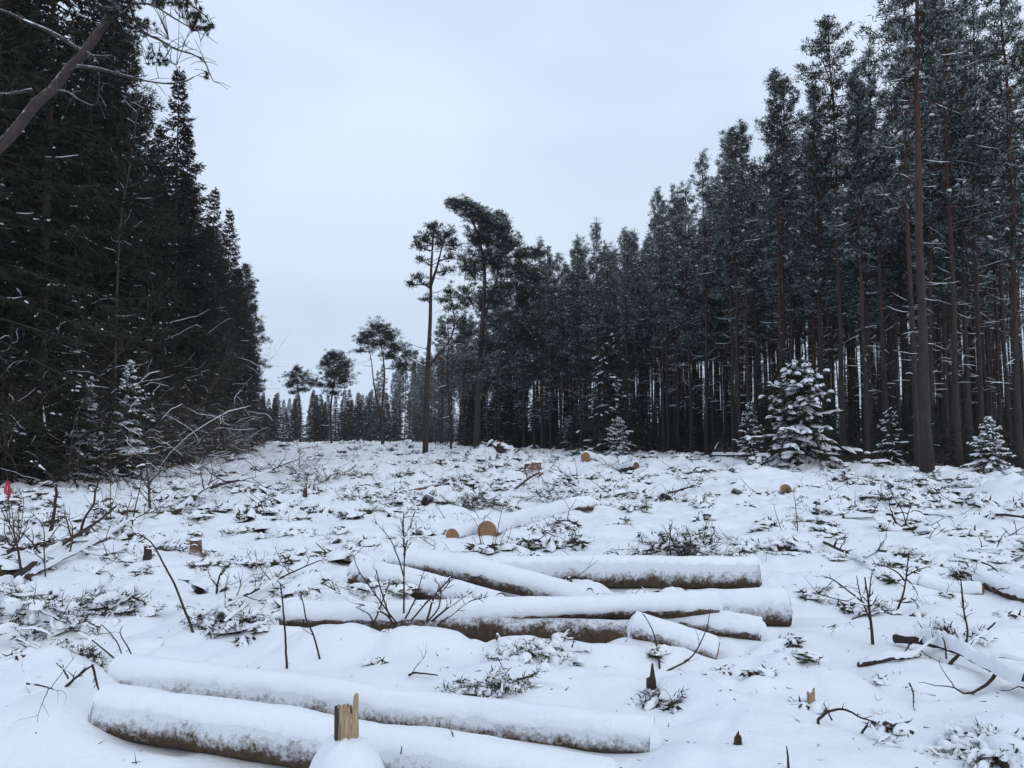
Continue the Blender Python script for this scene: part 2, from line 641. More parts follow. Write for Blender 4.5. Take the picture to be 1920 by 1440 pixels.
def brashness(x, y):                    # where felling waste lies under the snow
    m = 0.5 + 0.6 * fbm(x / 3.1, y / 3.1, 3, 51)
    m = m * sstep(3.2, 6.5, np.hypot(x + 0.4, y)) + 0.05
    m = m * (1 - 0.55 * np.exp(-((x - 4.6) / 2.2) ** 2 - ((y - 14) / 6.0) ** 2))
    return np.clip(np.maximum(m, 0.30 * sstep(5.0, 9.0, np.hypot(x, y))), 0.06, 1.0)


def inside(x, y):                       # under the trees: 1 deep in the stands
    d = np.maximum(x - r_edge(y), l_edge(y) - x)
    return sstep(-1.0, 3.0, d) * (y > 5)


def height(x, y):
    x, y = np.asarray(x, float), np.asarray(y, float)
    r = np.hypot(x, y)
    b = brashness(x, y)
    near = sstep(1.5, 9.0, r)
    z = 0.10 * near * fbm(x / 7.5, y / 7.5, 2, 3) + 0.035 * fbm(x / 1.9, y / 1.9, 2, 9)
    wx, wy = x + 0.12 * vn(x * 2.1, y * 2.1, 71), y + 0.12 * vn(x * 2.1, y * 2.1, 73)
    bl = np.abs(vn(wx / 0.62, wy / 0.62, 11)) ** 0.8
    z = z + (0.034 + 0.17 * b) * (bl - 0.35)
    bl2 = np.abs(vn(wx / 0.23 + 9, wy / 0.23, 13)) ** 0.8
    z = z + 0.15 * b * (bl2 - 0.35) * np.clip(0.6 + 1.0 * vn(x / 1.3, y / 1.3, 15), 0, 1)
    z = z + 0.011 * fbm(x / 0.15, y / 0.15, 3, 19) + 0.022 * fbm(x / 0.55, y / 0.55, 2, 21)
    bl3 = np.abs(vn(wx / 0.12 + 5, wy / 0.12, 37)) ** 0.8
    z = z + 0.06 * b * sstep(4.5, 8, r) * (bl3 - 0.35) * np.clip(0.3 + 1.3 * vn(x / 0.8 + 3, y / 0.8, 39), 0, 1)
    fld = sstep(14, 34, r) * (1 - inside(x, y))
    z = z + fld * 0.42 * (np.abs(vn(x / 1.7, y / 1.7, 23)) ** 0.8 - 0.4) + fld * 0.26 * (np.abs(vn(x / 0.8, y / 0.8, 25)) - 0.4) + 0.10 * sstep(7, 16, r) * (1 - inside(x, y)) * (np.abs(vn(wx / 0.36, wy / 0.36, 27)) ** 0.8 - 0.4) + fld * 0.16 * fbm(x / 5.5, y / 5.5, 2, 29)
    z = z + 0.30 * sstep(60, 180, r) * (0.6 + fbm(x / 22, y / 22, 2, 31))
    for mx, my, rx, ry, h in MOUNDS:
        d2 = ((x - mx) / rx) ** 2 + ((y - my) / ry) ** 2
        z = z + h * np.exp(-d2 * 1.1) * (1 + 0.25 * vn(x * 3, y * 3, 5))
    for g in LOGS:
        d, t = seg(x, y, g['p0'], g['p1'])
        r0 = g['r'][0] + (g['r'][1] - g['r'][0]) * t
        za = g['p0'][2] + (g['p1'][2] - g['p0'][2]) * t
        zt = np.minimum(za - r0 * (1 - g['gz']), 0.12) + 0.02 * vn(x * 5, y * 5, 41)
        w = np.exp(-(d / (r0 + 0.16)) ** 2 * 1.3)
        z = z * (1 - w) + zt * w
    for mx, my, rx, ry, h in POST:
        d2 = ((x - mx) / rx) ** 2 + ((y - my) / ry) ** 2
        z = z + h * np.exp(-d2 * 1.1) * (1 + 0.25 * vn(x * 3, y * 3, 5))
    return z


_S = np.geomspace(2.4, 420, 2600)


def gp(px, py):                         # where a pixel's ray meets the snow
    d = ray(px, py)
    k = _S / d[1]
    x, y, z = d[0] * k, d[1] * k, CAMZ + d[2] * k
    h = height(x, y)
    i = np.nonzero(z < h)[0]
    i = i[0] if len(i) else len(k) - 1
    return np.array([x[i], y[i], h[i]])


def gz(x, y):
    return float(height(np.array([x]), np.array([y]))[0])


def build_ground():
    rr = np.concatenate([[0.02, 0.5, 1.0, 1.5], np.geomspace(2.0, 260, 640), np.geomspace(300, 3000, 14)])
    an = np.concatenate([np.linspace(-180, -46, 46)[:-1], np.linspace(-46, 46, 471), np.linspace(46, 180, 46)[1:-1]])
    a = np.radians(an)
    X, Y = rr[:, None] * np.sin(a)[None], rr[:, None] * np.cos(a)[None]
    Z = height(X.ravel(), Y.ravel()).reshape(X.shape)
    far = sstep(250, 420, rr)[:, None]
    Z = Z * (1 - far)
    k, n = X.shape
    i = np.arange(k - 1)[:, None] * n
    j = np.arange(n)[None]
    j2 = (j + 1) % n
    q = np.stack([i + j, i + j2, i + n + j2, i + n + j], -1).reshape(-1, 4)
    mb = MB()
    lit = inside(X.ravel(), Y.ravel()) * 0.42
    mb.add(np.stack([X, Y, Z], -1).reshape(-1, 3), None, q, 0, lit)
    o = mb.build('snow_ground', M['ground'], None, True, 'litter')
    tag(o, 'uneven snow covering the felled clearing', None, None, 'structure')


build_ground()
# ------------------------------------------------------------------ conifers
def tuft(mb, sm, c, out, size, rng, nb, snow, width=0.045):
    """needle bunches at the branch tips; c, out are arrays"""
    n = len(c)
    if n == 0:
        return
    k = n * nb
    o = np.repeat(unit(out), nb, 0)
    d = unit(rng.normal(size=(k, 3)) + o * 0.75 + np.array([0, 0, 0.45]))
    sz = np.repeat(np.asarray(size) * np.ones(n), nb)
    base = np.repeat(c, nb, 0) + rng.normal(size=(k, 3)) * (sz * 0.30)[:, None] * np.array([1, 1, 0.6])
    fr = (rng.random(k) < np.repeat(rng.random(n) < snow * 1.15, nb) * 0.55) & (d[:, 2] > -0.1)
    ln, wd = sz * rng.uniform(0.28, 0.75, k), width * rng.uniform(0.7, 1.5, k)
    blades(mb, base[~fr], d[~fr], ln[~fr], wd[~fr], rng, 0)
    if fr.any():
        blades(mb, base[fr], d[fr], ln[fr], wd[fr], rng, 1)
    pick = rng.random(n) < snow * 0.3
    if pick.any():
        cc = c[pick] + np.array([0, 0, 1.0]) * (np.asarray(size) * np.ones(n))[pick][:, None] * 0.32
        dd = unit(out[pick] * np.array([1, 1, 0.35]) + rng.normal(size=(pick.sum(), 3)) * 0.25)
        s2 = (np.asarray(size) * np.ones(n))[pick]
        pads(sm, cc, dd, s2 * rng.uniform(0.35, 0.8, len(s2)), s2 * rng.uniform(0.18, 0.42, len(s2)), s2 * 0.13, rng, 0, 5, 0.4)


def trunk_mesh(path, r0, r1, sides=9, flare=1.35):
    mb = MB()
    k = len(path)
    t = np.linspace(0, 1, k)
    r = r0 + (r1 - r0) * t ** 0.85
    r[0] *= flare
    p = np.array(path)
    p[0, 2] -= 0.25
    tube(mb, p, r, sides)
    return mb


def pine_parts(seed, H=23.0, cs=0.55, R=2.2, nb=64, snow=0.35, r0=0.16, ntuft=9, blades_per=26, dead=34, droop=0.0, size=0.42):
    rng = np.random.default_rng(seed)
    z = np.linspace(0, H, 18)
    wob = np.cumsum(rng.normal(size=(18, 2)), 0) * 0.045 * (z / H)[:, None] ** 0.5
    path = np.column_stack([wob[:, 0], wob[:, 1], z])
    tr = trunk_mesh(path, r0, 0.025)
    lm, cr, sn = MB(), MB(), MB()
    at_z = lambda q: np.array([np.interp(q, z, path[:, 0]), np.interp(q, z, path[:, 1]), q])
    C, O, S = [], [], []
    for i in range(nb):
        u = ((i + rng.random()) / nb) ** 0.92
        zz = H * (cs + (1 - cs) * u * 0.985)
        az = i * 2.39996 + rng.normal() * 0.35
        L = R * (((1 - u) ** 0.55) * (0.5 + 0.5 * min(1, u / 0.25)) + 0.10) * rng.uniform(0.4, 1.25)
        el = math.radians(-12 + 58 * u ** 1.4 + rng.normal() * 13) - droop
        h = np.array([math.cos(az), math.sin(az), 0])
        b = at_z(zz)
        e = b + h * L * math.cos(el) + np.array([0, 0, L * math.sin(el)])
        m = (b + e) / 2 + np.array([0, 0, -0.10 * L + 0.02])
        p = bez(b, m, e, 5)
        tube(lm, p, np.linspace(0.035 * (0.5 + L / 3), 0.010, 5), 4, 0, False)
        n = max(3, int(ntuft * (0.4 + L / R)))
        s = rng.uniform(0.30, 1.0, n)
        s[0] = 1.0
        q = np.array([p[0] + (p[-1] - p[0]) * k for k in s])
        side = np.array([-h[1], h[0], 0])
        off = rng.normal(size=n) * 0.26 * L * (1.05 - 0.6 * s)
        q = q + side * off[:, None] + h * (np.abs(off) * 0.4)[:, None] + np.array([0, 0, 1]) * (rng.normal(size=n) * 0.22 + 0.05)[:, None]
        for k in range(n):
            if abs(off[k]) > 0.15:
                a = p[0] + (p[-1] - p[0]) * max(0.1, s[k] - 0.25)
                tube(lm, np.array([a, (a + q[k]) / 2 + [0, 0, 0.03], q[k]]), np.array([0.012, 0.009, 0.005]), 3, 0, False)
        C.append(q)
        O.append(np.tile(h * math.cos(el) + np.array([0, 0, math.sin(el) + 0.1]), (n, 1)) + side * (off * 0.8)[:, None])
        S.append(np.full(n, size) * rng.uniform(0.75, 1.25, n) * (0.8 + 0.25 * (1 - u)))
        if rng.random() < snow:
            snow_strip(sn, p[1:], 0.05, 0.035, rng)
    C, O, S = np.concatenate(C), np.concatenate(O), np.concatenate(S)
    tuft(cr, sn, C, O, S, rng, blades_per, snow)
    for i in range(dead):
        zz = H * rng.uniform(0.16, cs + 0.12)
        az = rng.random() * 6.283
        L = rng.uniform(0.4, 1.9) * (0.5 + zz / H)
        el = math.radians(rng.normal(2, 20))
        h = np.array([math.cos(az), math.sin(az), 0])
        b = at_z(zz)
        e = b + h * L * math.cos(el) + np.array([0, 0, L * math.sin(el)])
        p = bez(b, (b + e) / 2 + np.array([0, 0, rng.normal() * 0.12 * L]), e, 4)
        tube(lm, p, np.linspace(0.016, 0.005, 4), 3, 0, False)
        if rng.random() < 0.55:
            k = p[2] + unit(rng.normal(size=3) + h) * L * 0.35
            tube(lm, np.array([p[2], (p[2] + k) / 2 + [0, 0, 0.03], k]), np.array([0.009, 0.007, 0.004]), 3, 0, False)
        if rng.random() < snow * 0.4:
            snow_strip(sn, p, 0.028, 0.018, rng)
    tr.merge(lm)
    return dict(trunk=(tr, 'pine_bark'), crown=(cr, 'pine_needle'), branch_snow=(sn, 'snow'))


def spruce_parts(seed, H=22.0, R=2.7, zb=0.04, step=0.42, per=7, snow=0.08, r0=0.20, bl=0.24, nsub=9, bper=5, heavy=False, needle='spruce_needle', taper=0.8, gap=0.0):
    rng = np.random.default_rng(seed)
    z = np.linspace(0, H, 14)
    wob = np.cumsum(rng.normal(size=(14, 2)), 0) * 0.02 * (z / H)[:, None]
    path = np.column_stack([wob[:, 0], wob[:, 1], z])
    tr = trunk_mesh(path, r0, 0.012, 8)
    lm, cr, sn = MB(), MB(), MB()
    B, D, LN = [], [], []
    PC, PD, PL, PW, PT = [], [], [], [], []
    zz = H * zb
    w = 0
    while zz < H * 0.985:
        t = zz / H
        w += 1
        wm = rng.uniform(0.72, 1.2)
        for i in range(per):
            if rng.random() < gap:
                continue
            az = (i + 0.5 * (w % 2)) * 6.283 / per + rng.normal() * 0.22
            L = (R * (1 - t) ** taper * (rng.uniform(0.55, 1.1) + (0.35 if rng.random() < 0.12 else 0)) * wm * (0.75 + 0.25 * min(1, t / 0.12)) + 0.06 * R)
            el0 = math.radians(-22 + 60 * t ** 1.3 + rng.normal() * 6)
            h = np.array([math.cos(az), math.sin(az), 0])
            b = np.array([np.interp(zz, z, path[:, 0]), np.interp(zz, z, path[:, 1]), zz + rng.normal() * 0.05])
            s = np.linspace(0, 1, 6)
            dz = L * (math.sin(el0) * s - (0.26 * (1 - 0.6 * t)) * s ** 2 + 0.16 * s ** 4)
            p = b + h * (L * math.cos(el0) * s)[:, None] + np.array([0, 0, 1]) * dz[:, None]
            tube(lm, p, np.linspace(0.012 + 0.010 * L, 0.004, 6), 3, 0, False)
            side = np.array([-h[1], h[0], 0])
            fs = min(1.0, 0.3 + 0.7 * L / (0.4 * R))
            n = max(3, int(nsub * (0.35 + 0.65 * L / R)))
            ss = np.clip((np.arange(n) + rng.random(n)) / n, 0.08, 1) ** 0.8
            for sg in (-1, 1):
                q = np.column_stack([np.interp(ss, s, p[:, k]) for k in range(3)])
                l = L * 0.34 * (1.08 - ss) + bl * 0.7 * fs
                dd = unit(h * 0.75 + side * sg * rng.uniform(0.6, 1.1, n)[:, None] + np.array([0, 0, -1]) * rng.uniform(0.05, 0.55, n)[:, None])
                f = np.tile(np.linspace(0.05, 0.95, bper), n)
                qq = np.repeat(q, bper, 0) + np.repeat(dd * l[:, None], bper, 0) * f[:, None]
                B.append(qq)
                D.append(np.repeat(dd, bper, 0) + rng.normal(size=(n * bper, 3)) * 0.45 + np.array([0, 0, -0.22]))
                LN.append(np.full(n * bper, bl * fs))
                if heavy:
                    k = rng.random(n) < snow
                    PC.append((q + dd * l[:, None] * 0.5)[k] + [0, 0, 0.035])
                    PD.append(dd[k])
                    PL.append(l[k] * 1.25)
                    PW.append(np.full(k.sum(), bl * 0.75) * rng.uniform(0.7, 1.3, k.sum()))
                    PT.append(np.full(k.sum(), bl * 0.28))
            B.append(p[-1:] + 0)
            D.append(unit(p[-1:] - p[-2:-1]))
            LN.append(np.array([bl * 1.3 * fs]))
            if rng.random() < snow * (1 if heavy else 1.4 - 1.3 * t):
                (snow_strip(sn, p[2:] + [0, 0, 0.03], 0.16, 0.07, rng) if heavy else snow_strip(sn, p[3:] + [0, 0, 0.02], 0.045, 0.025, rng) if rng.random() < 0.5 else None)
        zz += step * (1.15 - 0.45 * t) * rng.uniform(0.85, 1.15)
    top = np.array([path[-1] - [0, 0, 0.5 * step * (i % 4)] for i in range(24)])
    B.append(top)
    D.append(np.array([0, 0, 1.1]) + rng.normal(size=(24, 3)) * 0.6)
    LN.append(np.full(24, bl * 0.5))
    B, D, LN = np.concatenate(B), np.concatenate(D), np.concatenate(LN)
    blades(cr, B, D, LN * rng.uniform(0.7, 1.35, len(B)), bl * 0.27, rng)
    if heavy:
        pads(sn, np.concatenate(PC), np.concatenate(PD), np.concatenate(PL), np.concatenate(PW), np.concatenate(PT), rng, 0, 6, 0.5)
    else:
        k = rng.random(len(B)) < snow * 0.11 * np.clip(1.5 - 1.5 * B[:, 2] / H, 0.1, 1.4) * np.clip(0.2 + 2.2 * vn(B[:, 0] * .9 + B[:, 2] * .7, B[:, 1] * .9 - B[:, 2] * .5, seed), 0, 2)
        c = B[k] + [0, 0, 0.03]
        pads(sn, c, unit(D[k] * [1, 1, 0.3]), bl * rng.uniform(0.3, 1.1, k.sum()), bl * rng.uniform(0.1, 0.28, k.sum()), bl * 0.14, rng, 0, 5, 0.4)
    tr.merge(lm)
    return dict(trunk=(tr, 'spruce_bark'), crown=(cr, needle), branch_snow=(sn, 'snow'))


def bake(parts, name):
    out = {}
    for k, (mb, mt) in parts.items():
        if not mb.empty():
            out[k] = mb.mesh(name + '_' + k, [M[mt], M['frost']] if k == 'crown' else [M[mt]], k != 'crown')
    return out


def plant(name, label, cat, meshes, x, y, rz=0.0, scale=1.0, group=None, z=None, lean=(0, 0)):
    o = thing(name, label, cat, (x, y, gz(x, y) if z is None else z), rz, group, scale)
    o.rotation_euler = (lean[0], lean[1], rz)
    for k, me in meshes.items():
        link(k, me, o)
    return o


random.seed(4)
RNG = np.random.default_rng(77)
PINES = [bake(pine_parts(10 + i, H=23.5, cs=c, R=r, nb=nb, snow=s, r0=.14 + .015 * (i % 3), dead=d, size=.46), 'pine%d' % i) for i, (c, r, nb, s, d) in enumerate(
    [(.44, 2.0, 60, .72, 80), (.52, 1.9, 46, .80, 70), (.40, 2.3, 66, .60, 90), (.58, 1.8, 42, .75, 76), (.48, 2.3, 52, .85, 80), (.38, 2.0, 70, .55, 90)])]
DARK_PINES = [bake(pine_parts(40 + i, H=21.5, cs=c, R=r, nb=nb, snow=.05, r0=.17, dead=60, size=.46), 'dark_pine%d' % i) for i, (c, r, nb) in enumerate([(.34, 2.6, 96), (.28, 2.5, 100)])]
SPRUCES = [bake(spruce_parts(60 + i, H=22, R=r, zb=.03, step=.50, per=7, snow=sn, bl=.27, nsub=11, bper=5, taper=tp, gap=.22), 'spruce%d' % i) for i, (r, sn, tp) in enumerate([(3.7, .15, .95), (4.2, .09, 1.0), (3.3, .20, .85)])]
FAR_SPRUCES = [bake(spruce_parts(80 + i, H=14, R=2.7, zb=.05, step=.6, per=6, snow=.3, bl=.40, nsub=7, bper=4, taper=.95, gap=.1), 'far_spruce%d' % i) for i in range(3)]
YOUNG = [bake(spruce_parts(90 + i, H=5.0, R=1.6, zb=.03, step=.30, per=7, snow=.30, r0=.06, bl=.16, nsub=8, bper=5, needle='young_needle'), 'young%d' % i) for i in range(3)]


def in_view(x, y, m=1.0):
    return y > 2 and abs(x) < 0.652 * y + m


# right-hand stand
cand = []
y = 33.0
while y < 104:
    e = r_edge(y)
    x = e + 0.3
    while x < min(0.66 * y + 1.5, e + 30):
        cand.append((x + RNG.normal() * 0.55, y + RNG.normal() * 0.55))
        x += 2.75 + 0.016 * (x - e) * 3
    y += 2.7 + (y - 33) * 0.012
feature = [(17.9, 34.0), (17.55, 42.0), (16.3, 47.6), (15.7, 52.0)]
cand = [c for c in cand if in_view(c[0], c[1], 2.5) and c[0] > r_edge(c[1]) - 0.4 and all(math.hypot(c[0] - f[0], c[1] - f[1]) > 1.5 for f in feature)]
# mid stand running back and to the left
y = 88.0
while y < 205:
    e = r_edge(y)
    for k in range(6 if y < 130 else 4):
        cand.append((e - 0.5 + k * 2.9 + RNG.normal() * 0.9, y + RNG.normal() * 1.2))
    y += 4.2 + (y - 88) * 0.03
cand = [c for c in cand if in_view(*c)]
cand.sort(key=lambda c: c[1])
def pine_label(x, y):
    d = x - r_edge(y)
    if y > 135:
        return 'distant pine in the stand beyond the twin-stemmed pine'
    if y > 88:
        return 'frosted pine in the stand behind the big ragged old pine'
    if d < 2.6:
        return 'frosted slender pine in the front row of the stand, snow at its foot'
    if d < 9:
        return 'dark bare-trunked pine just behind the front row of the stand'
    return 'thin dark pine deep inside the stand, only trunk and top showing'


n_pine = 0
for (x, y) in cand[:296]:
    me = PINES[RNG.integers(len(PINES))]
    s = RNG.uniform(0.86, 1.06) * (0.93 if y > 95 else 1.0) * (0.88 if y > 140 else 1.0)
    plant('pine_tree', pine_label(x, y), 'pine tree', me, x, y, RNG.random() * 6.28, s, 'pines of the snow-dusted stand', None, (RNG.normal() * 0.012, RNG.normal() * 0.012))
    n_pine += 1
BIG = bake(pine_parts(31, H=25, cs=.55, R=2.4, nb=64, snow=.6, r0=.21, dead=60), 'edge_pine')
p = gp(1738, 884)
plant('pine_tree', 'stout grey-trunked pine at the stand edge between two small snowy spruces', 'pine tree', BIG, p[0], p[1], 1.0, 1.0, 'pines at the stand edge', None, (0, 0.015))
TOP = bake(pine_parts(32, H=24.5, cs=.60, R=2.7, nb=54, snow=.14, r0=.17, dead=40, size=.46), 'top_pine')
plant('pine_tree', 'tallest dark-topped pine standing clear behind the broad snowy spruce', 'pine tree', TOP, 17.6, 42.0, 2.2, 1.0, 'pines at the stand edge')
SLIM = bake(pine_parts(33, H=23.5, cs=.66, R=1.5, nb=44, snow=.5, r0=.15, dead=40), 'slim_pine')
plant('pine_tree', 'slim frosted pine with narrow pointed top at the stand edge', 'pine tree', SLIM, 16.3, 47.6, 0.4, 1.02, 'pines at the stand edge')
plant('pine_tree', 'narrow frosted pine, lowest of the three pointed tops at the stand edge', 'pine tree', SLIM, 15.75, 52.5, 3.3, 0.98, 'pines at the stand edge')

# young spruces hiding the foot of the stand
UL = ['dark young spruce just inside the front row of pines', 'dark young spruce growing deep in the shade of the pine stand']
for k in range(120):
    y = RNG.uniform(36, 120)
    x = r_edge(y) + abs(RNG.normal()) * 8 + 1.5
    if not in_view(x, y):
        continue
    plant('young_spruce', UL[int(x - r_edge(y) > 5)], 'spruce tree', YOUNG[k % 3], x, y, RNG.random() * 6.28, RNG.uniform(0.35, 0.9), 'young spruces under the pines')
BL = 'dark mid-height spruce closing the back of the pine stand'
for k in range(150):
    y = 100 + RNG.uniform(0, 40)
    x = -8 + (k + RNG.random()) / 150 * 100
    if in_view(x, y, 3):
        plant('spruce_tree', BL, 'spruce tree', FAR_SPRUCES[k % 3], x, y, RNG.random() * 6.28, RNG.uniform(0.45, 0.86), 'spruces behind the pine stand')

# the depth of the stand: trunks and dead undergrowth past counting
DR = np.random.default_rng(91)
wood, brush_ = MB(), MB()
k = 0
while k < 520:
    y = DR.uniform(44, 128)
    x = r_edge(y) + DR.uniform(5, 44)
    if not in_view(x, y, 3):
        continue
    k += 1
    z0, hh = gz(x, y) - .2, DR.uniform(13, 19)
    tube(wood, np.array([[x, y, z0], [x + DR.normal() * .12, y, z0 + hh * .5], [x + DR.normal() * .3, y, z0 + hh]]), np.array([.12, .09, .03]) * DR.uniform(.6, 1.1), 6, 0, False)
    for j in range(9):
        a, q = DR.random() * 6.28, DR.uniform(3, hh)
        L_ = DR.uniform(.5, 1.6)
        p0 = np.array([x, y, z0 + q])
        p1 = p0 + np.array([math.cos(a) * L_, math.sin(a) * L_, DR.normal() * .3])
        tube(wood, np.array([p0, (p0 + p1) / 2 + [0, 0, .05], p1]), np.array([.016, .012, .006]), 3, 0, False)
o = wood.build('pine_wood', M['pine_bark'], None)
tag(o, 'mass of thin dark trunks deep inside the pine stand', 'wood', None, 'stuff')
nb_ = 46000
yy_ = DR.uniform(36, 130, nb_)
xx_ = r_edge(yy_) + 1.2 + np.abs(DR.normal(size=nb_)) * 16
kk = np.abs(xx_) < .67 * yy_ + 3
xx_, yy_ = xx_[kk], yy_[kk]
clump = np.clip(.55 + .8 * fbm(xx_ / 2.2, yy_ / 2.2, 2, 95), .1, 1.3)
zz_ = height(xx_, yy_) + DR.random(len(xx_)) ** 1.3 * 3.4 * clump
blades(brush_, np.stack([xx_, yy_, zz_], -1), DR.normal(size=(len(xx_), 3)) * [1, 1, .9], DR.uniform(.35, 1.1, len(xx_)), DR.uniform(.03, .07, len(xx_)), DR)
o = brush_.build('undergrowth', M['twig'], None, False)
tag(o, 'dark leafless undergrowth filling the floor of the pine stand', 'undergrowth', None, 'stuff')

# left-hand forest wall
def wall_label(k, y):
    if k == 0 and y < 36:
        return 'huge spruce of the dark forest wall behind the ribbon and broken sapling'
    if k == 0:
        return 'spruce at the open edge of the dark forest wall, boughs over the snow'
    return 'spruce inside the dark forest wall, mostly hidden by the edge row'


DL = 'tall dark pine with low crown in the forest wall among the spruces'
left = []
LRN = np.random.default_rng(2024)
y = 21.0
while y < 165:
    e = l_edge(y)
    for k in range(4 if y < 60 else 3):
        left.append((e - 0.6 - k * 3.4 + LRN.normal() * 0.6, y + LRN.normal() * 0.7, k))
    y += 2.7 + (y - 21) * 0.022
wall = [(225, 30.5, 1.0, 0), (280, 39.0, 1.03, 1), (245, 36.0, 1.0, 0), (330, 48.0, .95, 0), (300, 43.0, .95, 0), (382, 60.0, 1.0, 1), (355, 54.0, .93, 0), (424, 76.0, .98, 1), (402, 67.0, .92, 0), (440, 90.0, .98, 0), (462, 104.0, 1.0, 1), (478, 125.0, 1.03, 0)]
for px_, y, s, pine in wall:            # the ragged edge row of the wall
    x = (px_ - CX) / F * y - 1.6
    if pine:
        plant('pine_tree', 'dark pine at the open edge of the forest wall, jutting above the spruces', 'pine tree', DARK_PINES[int(y) % 2], x, y, LRN.random() * 6.28, s, 'dark pines of the forest wall')
    else:
        plant('spruce_tree', wall_label(0, y), 'spruce tree', SPRUCES[int(y) % 3], x, y, LRN.random() * 6.28, s, 'spruces of the dark forest wall')
left = [q for q in left if all(math.hypot(q[0] - ((w[0] - CX) / F * w[1] - 1.6), q[1] - w[1]) > 1.7 for w in wall)]
for (x, y, k) in left:
    if not in_view(x, y, 3.0):
        continue
    s = LRN.uniform(0.74, 1.12)
    x += LRN.normal() * 0.6
    if (k == 0 and y < 44) or LRN.random() < (0.42 if k == 0 else 0.7):
        plant('spruce_tree', wall_label(k, y), 'spruce tree', SPRUCES[LRN.integers(3)], x, y, LRN.random() * 6.28, s, 'spruces of the dark forest wall')
    else:
        plant('pine_tree', DL, 'pine tree', DARK_PINES[LRN.integers(2)], x, y, LRN.random() * 6.28, s, 'dark pines of the forest wall')

# far end of the clearing
FL = 'small blue-grey spruce in the treeline closing the far end of the clearing'
for k in range(180):
    y = 208 + RNG.uniform(0, 48)
    x = -92 + (k + RNG.random()) / 180 * 92
    plant('spruce_tree', FL, 'spruce tree', FAR_SPRUCES[k % 3], x, y, RNG.random() * 6.28, RNG.uniform(0.55, 1.08), 'far treeline')

# single young spruces at the edge of the stand
def lone_spruce(px, py, hpx, wpx, label, seed, snow, **kw):
    g = gp(px, py)
    Y = kw.pop('Y', g[1])
    x = (px - CX) / F * Y
    H, R = hpx / F * Y, wpx / F * Y / 2 * 1.15
    kw.setdefault('step', H / 15)
    kw.setdefault('bl', max(0.11, R * 0.10))
    me = bake(spruce_parts(seed, H=H, R=R, zb=kw.pop('zb', .05), per=kw.pop('per', 7), snow=snow, r0=.03 + H * .009, nsub=kw.pop('nsub', 9), bper=5, heavy=kw.pop('heavy', True), needle='young_needle', taper=kw.pop('taper', .75), **kw), 'lone%d' % seed)
    plant('young_spruce', label, 'spruce tree', me, x, Y, seed * 1.3, 1.0, 'lone spruces at the stand edge')


lone_spruce(1500, 872, 192, 218, 'broad young spruce thickly loaded with snow at the stand edge', 201, .36, zb=.04)
lone_spruce(1140, 846, 228, 112, 'tall dark conical spruce with thin lines of snow before the pines', 202, .05, Y=66, heavy=True, step=.42, taper=.62)
lone_spruce(1855, 884, 100, 74, 'smallest waist-high spruce with a thick snow cap beside a stout pine', 203, .45, nsub=8)
lone_spruce(1668, 872, 105, 84, 'sparse small spruce with snow tufts behind the stout pine', 204, .22, nsub=6, gap=.35)
lone_spruce(1160, 849, 62, 66, 'knee-high snowy spruce at the foot of the tall dark spruce', 205, .55, nsub=7)
lone_spruce(1068, 842, 60, 60, 'ragged small snowy spruce left of the tall dark conical one', 206, .45, nsub=6, gap=.25)
lone_spruce(1404, 862, 105, 62, 'thin snowy spruce half hidden behind the broad snow-laden one', 207, .25, nsub=7, gap=.15)
lone_spruce(163, 884, 185, 70, 'narrow snow-plastered young spruce before the dark forest wall', 208, .65, gap=.3, nsub=7, Y=25.0)
lone_spruce(238, 872, 232, 96, 'drooping snow-plastered spruce deeper in the dark forest wall', 209, .55, gap=.3, nsub=7, zb=.3, Y=27.0)


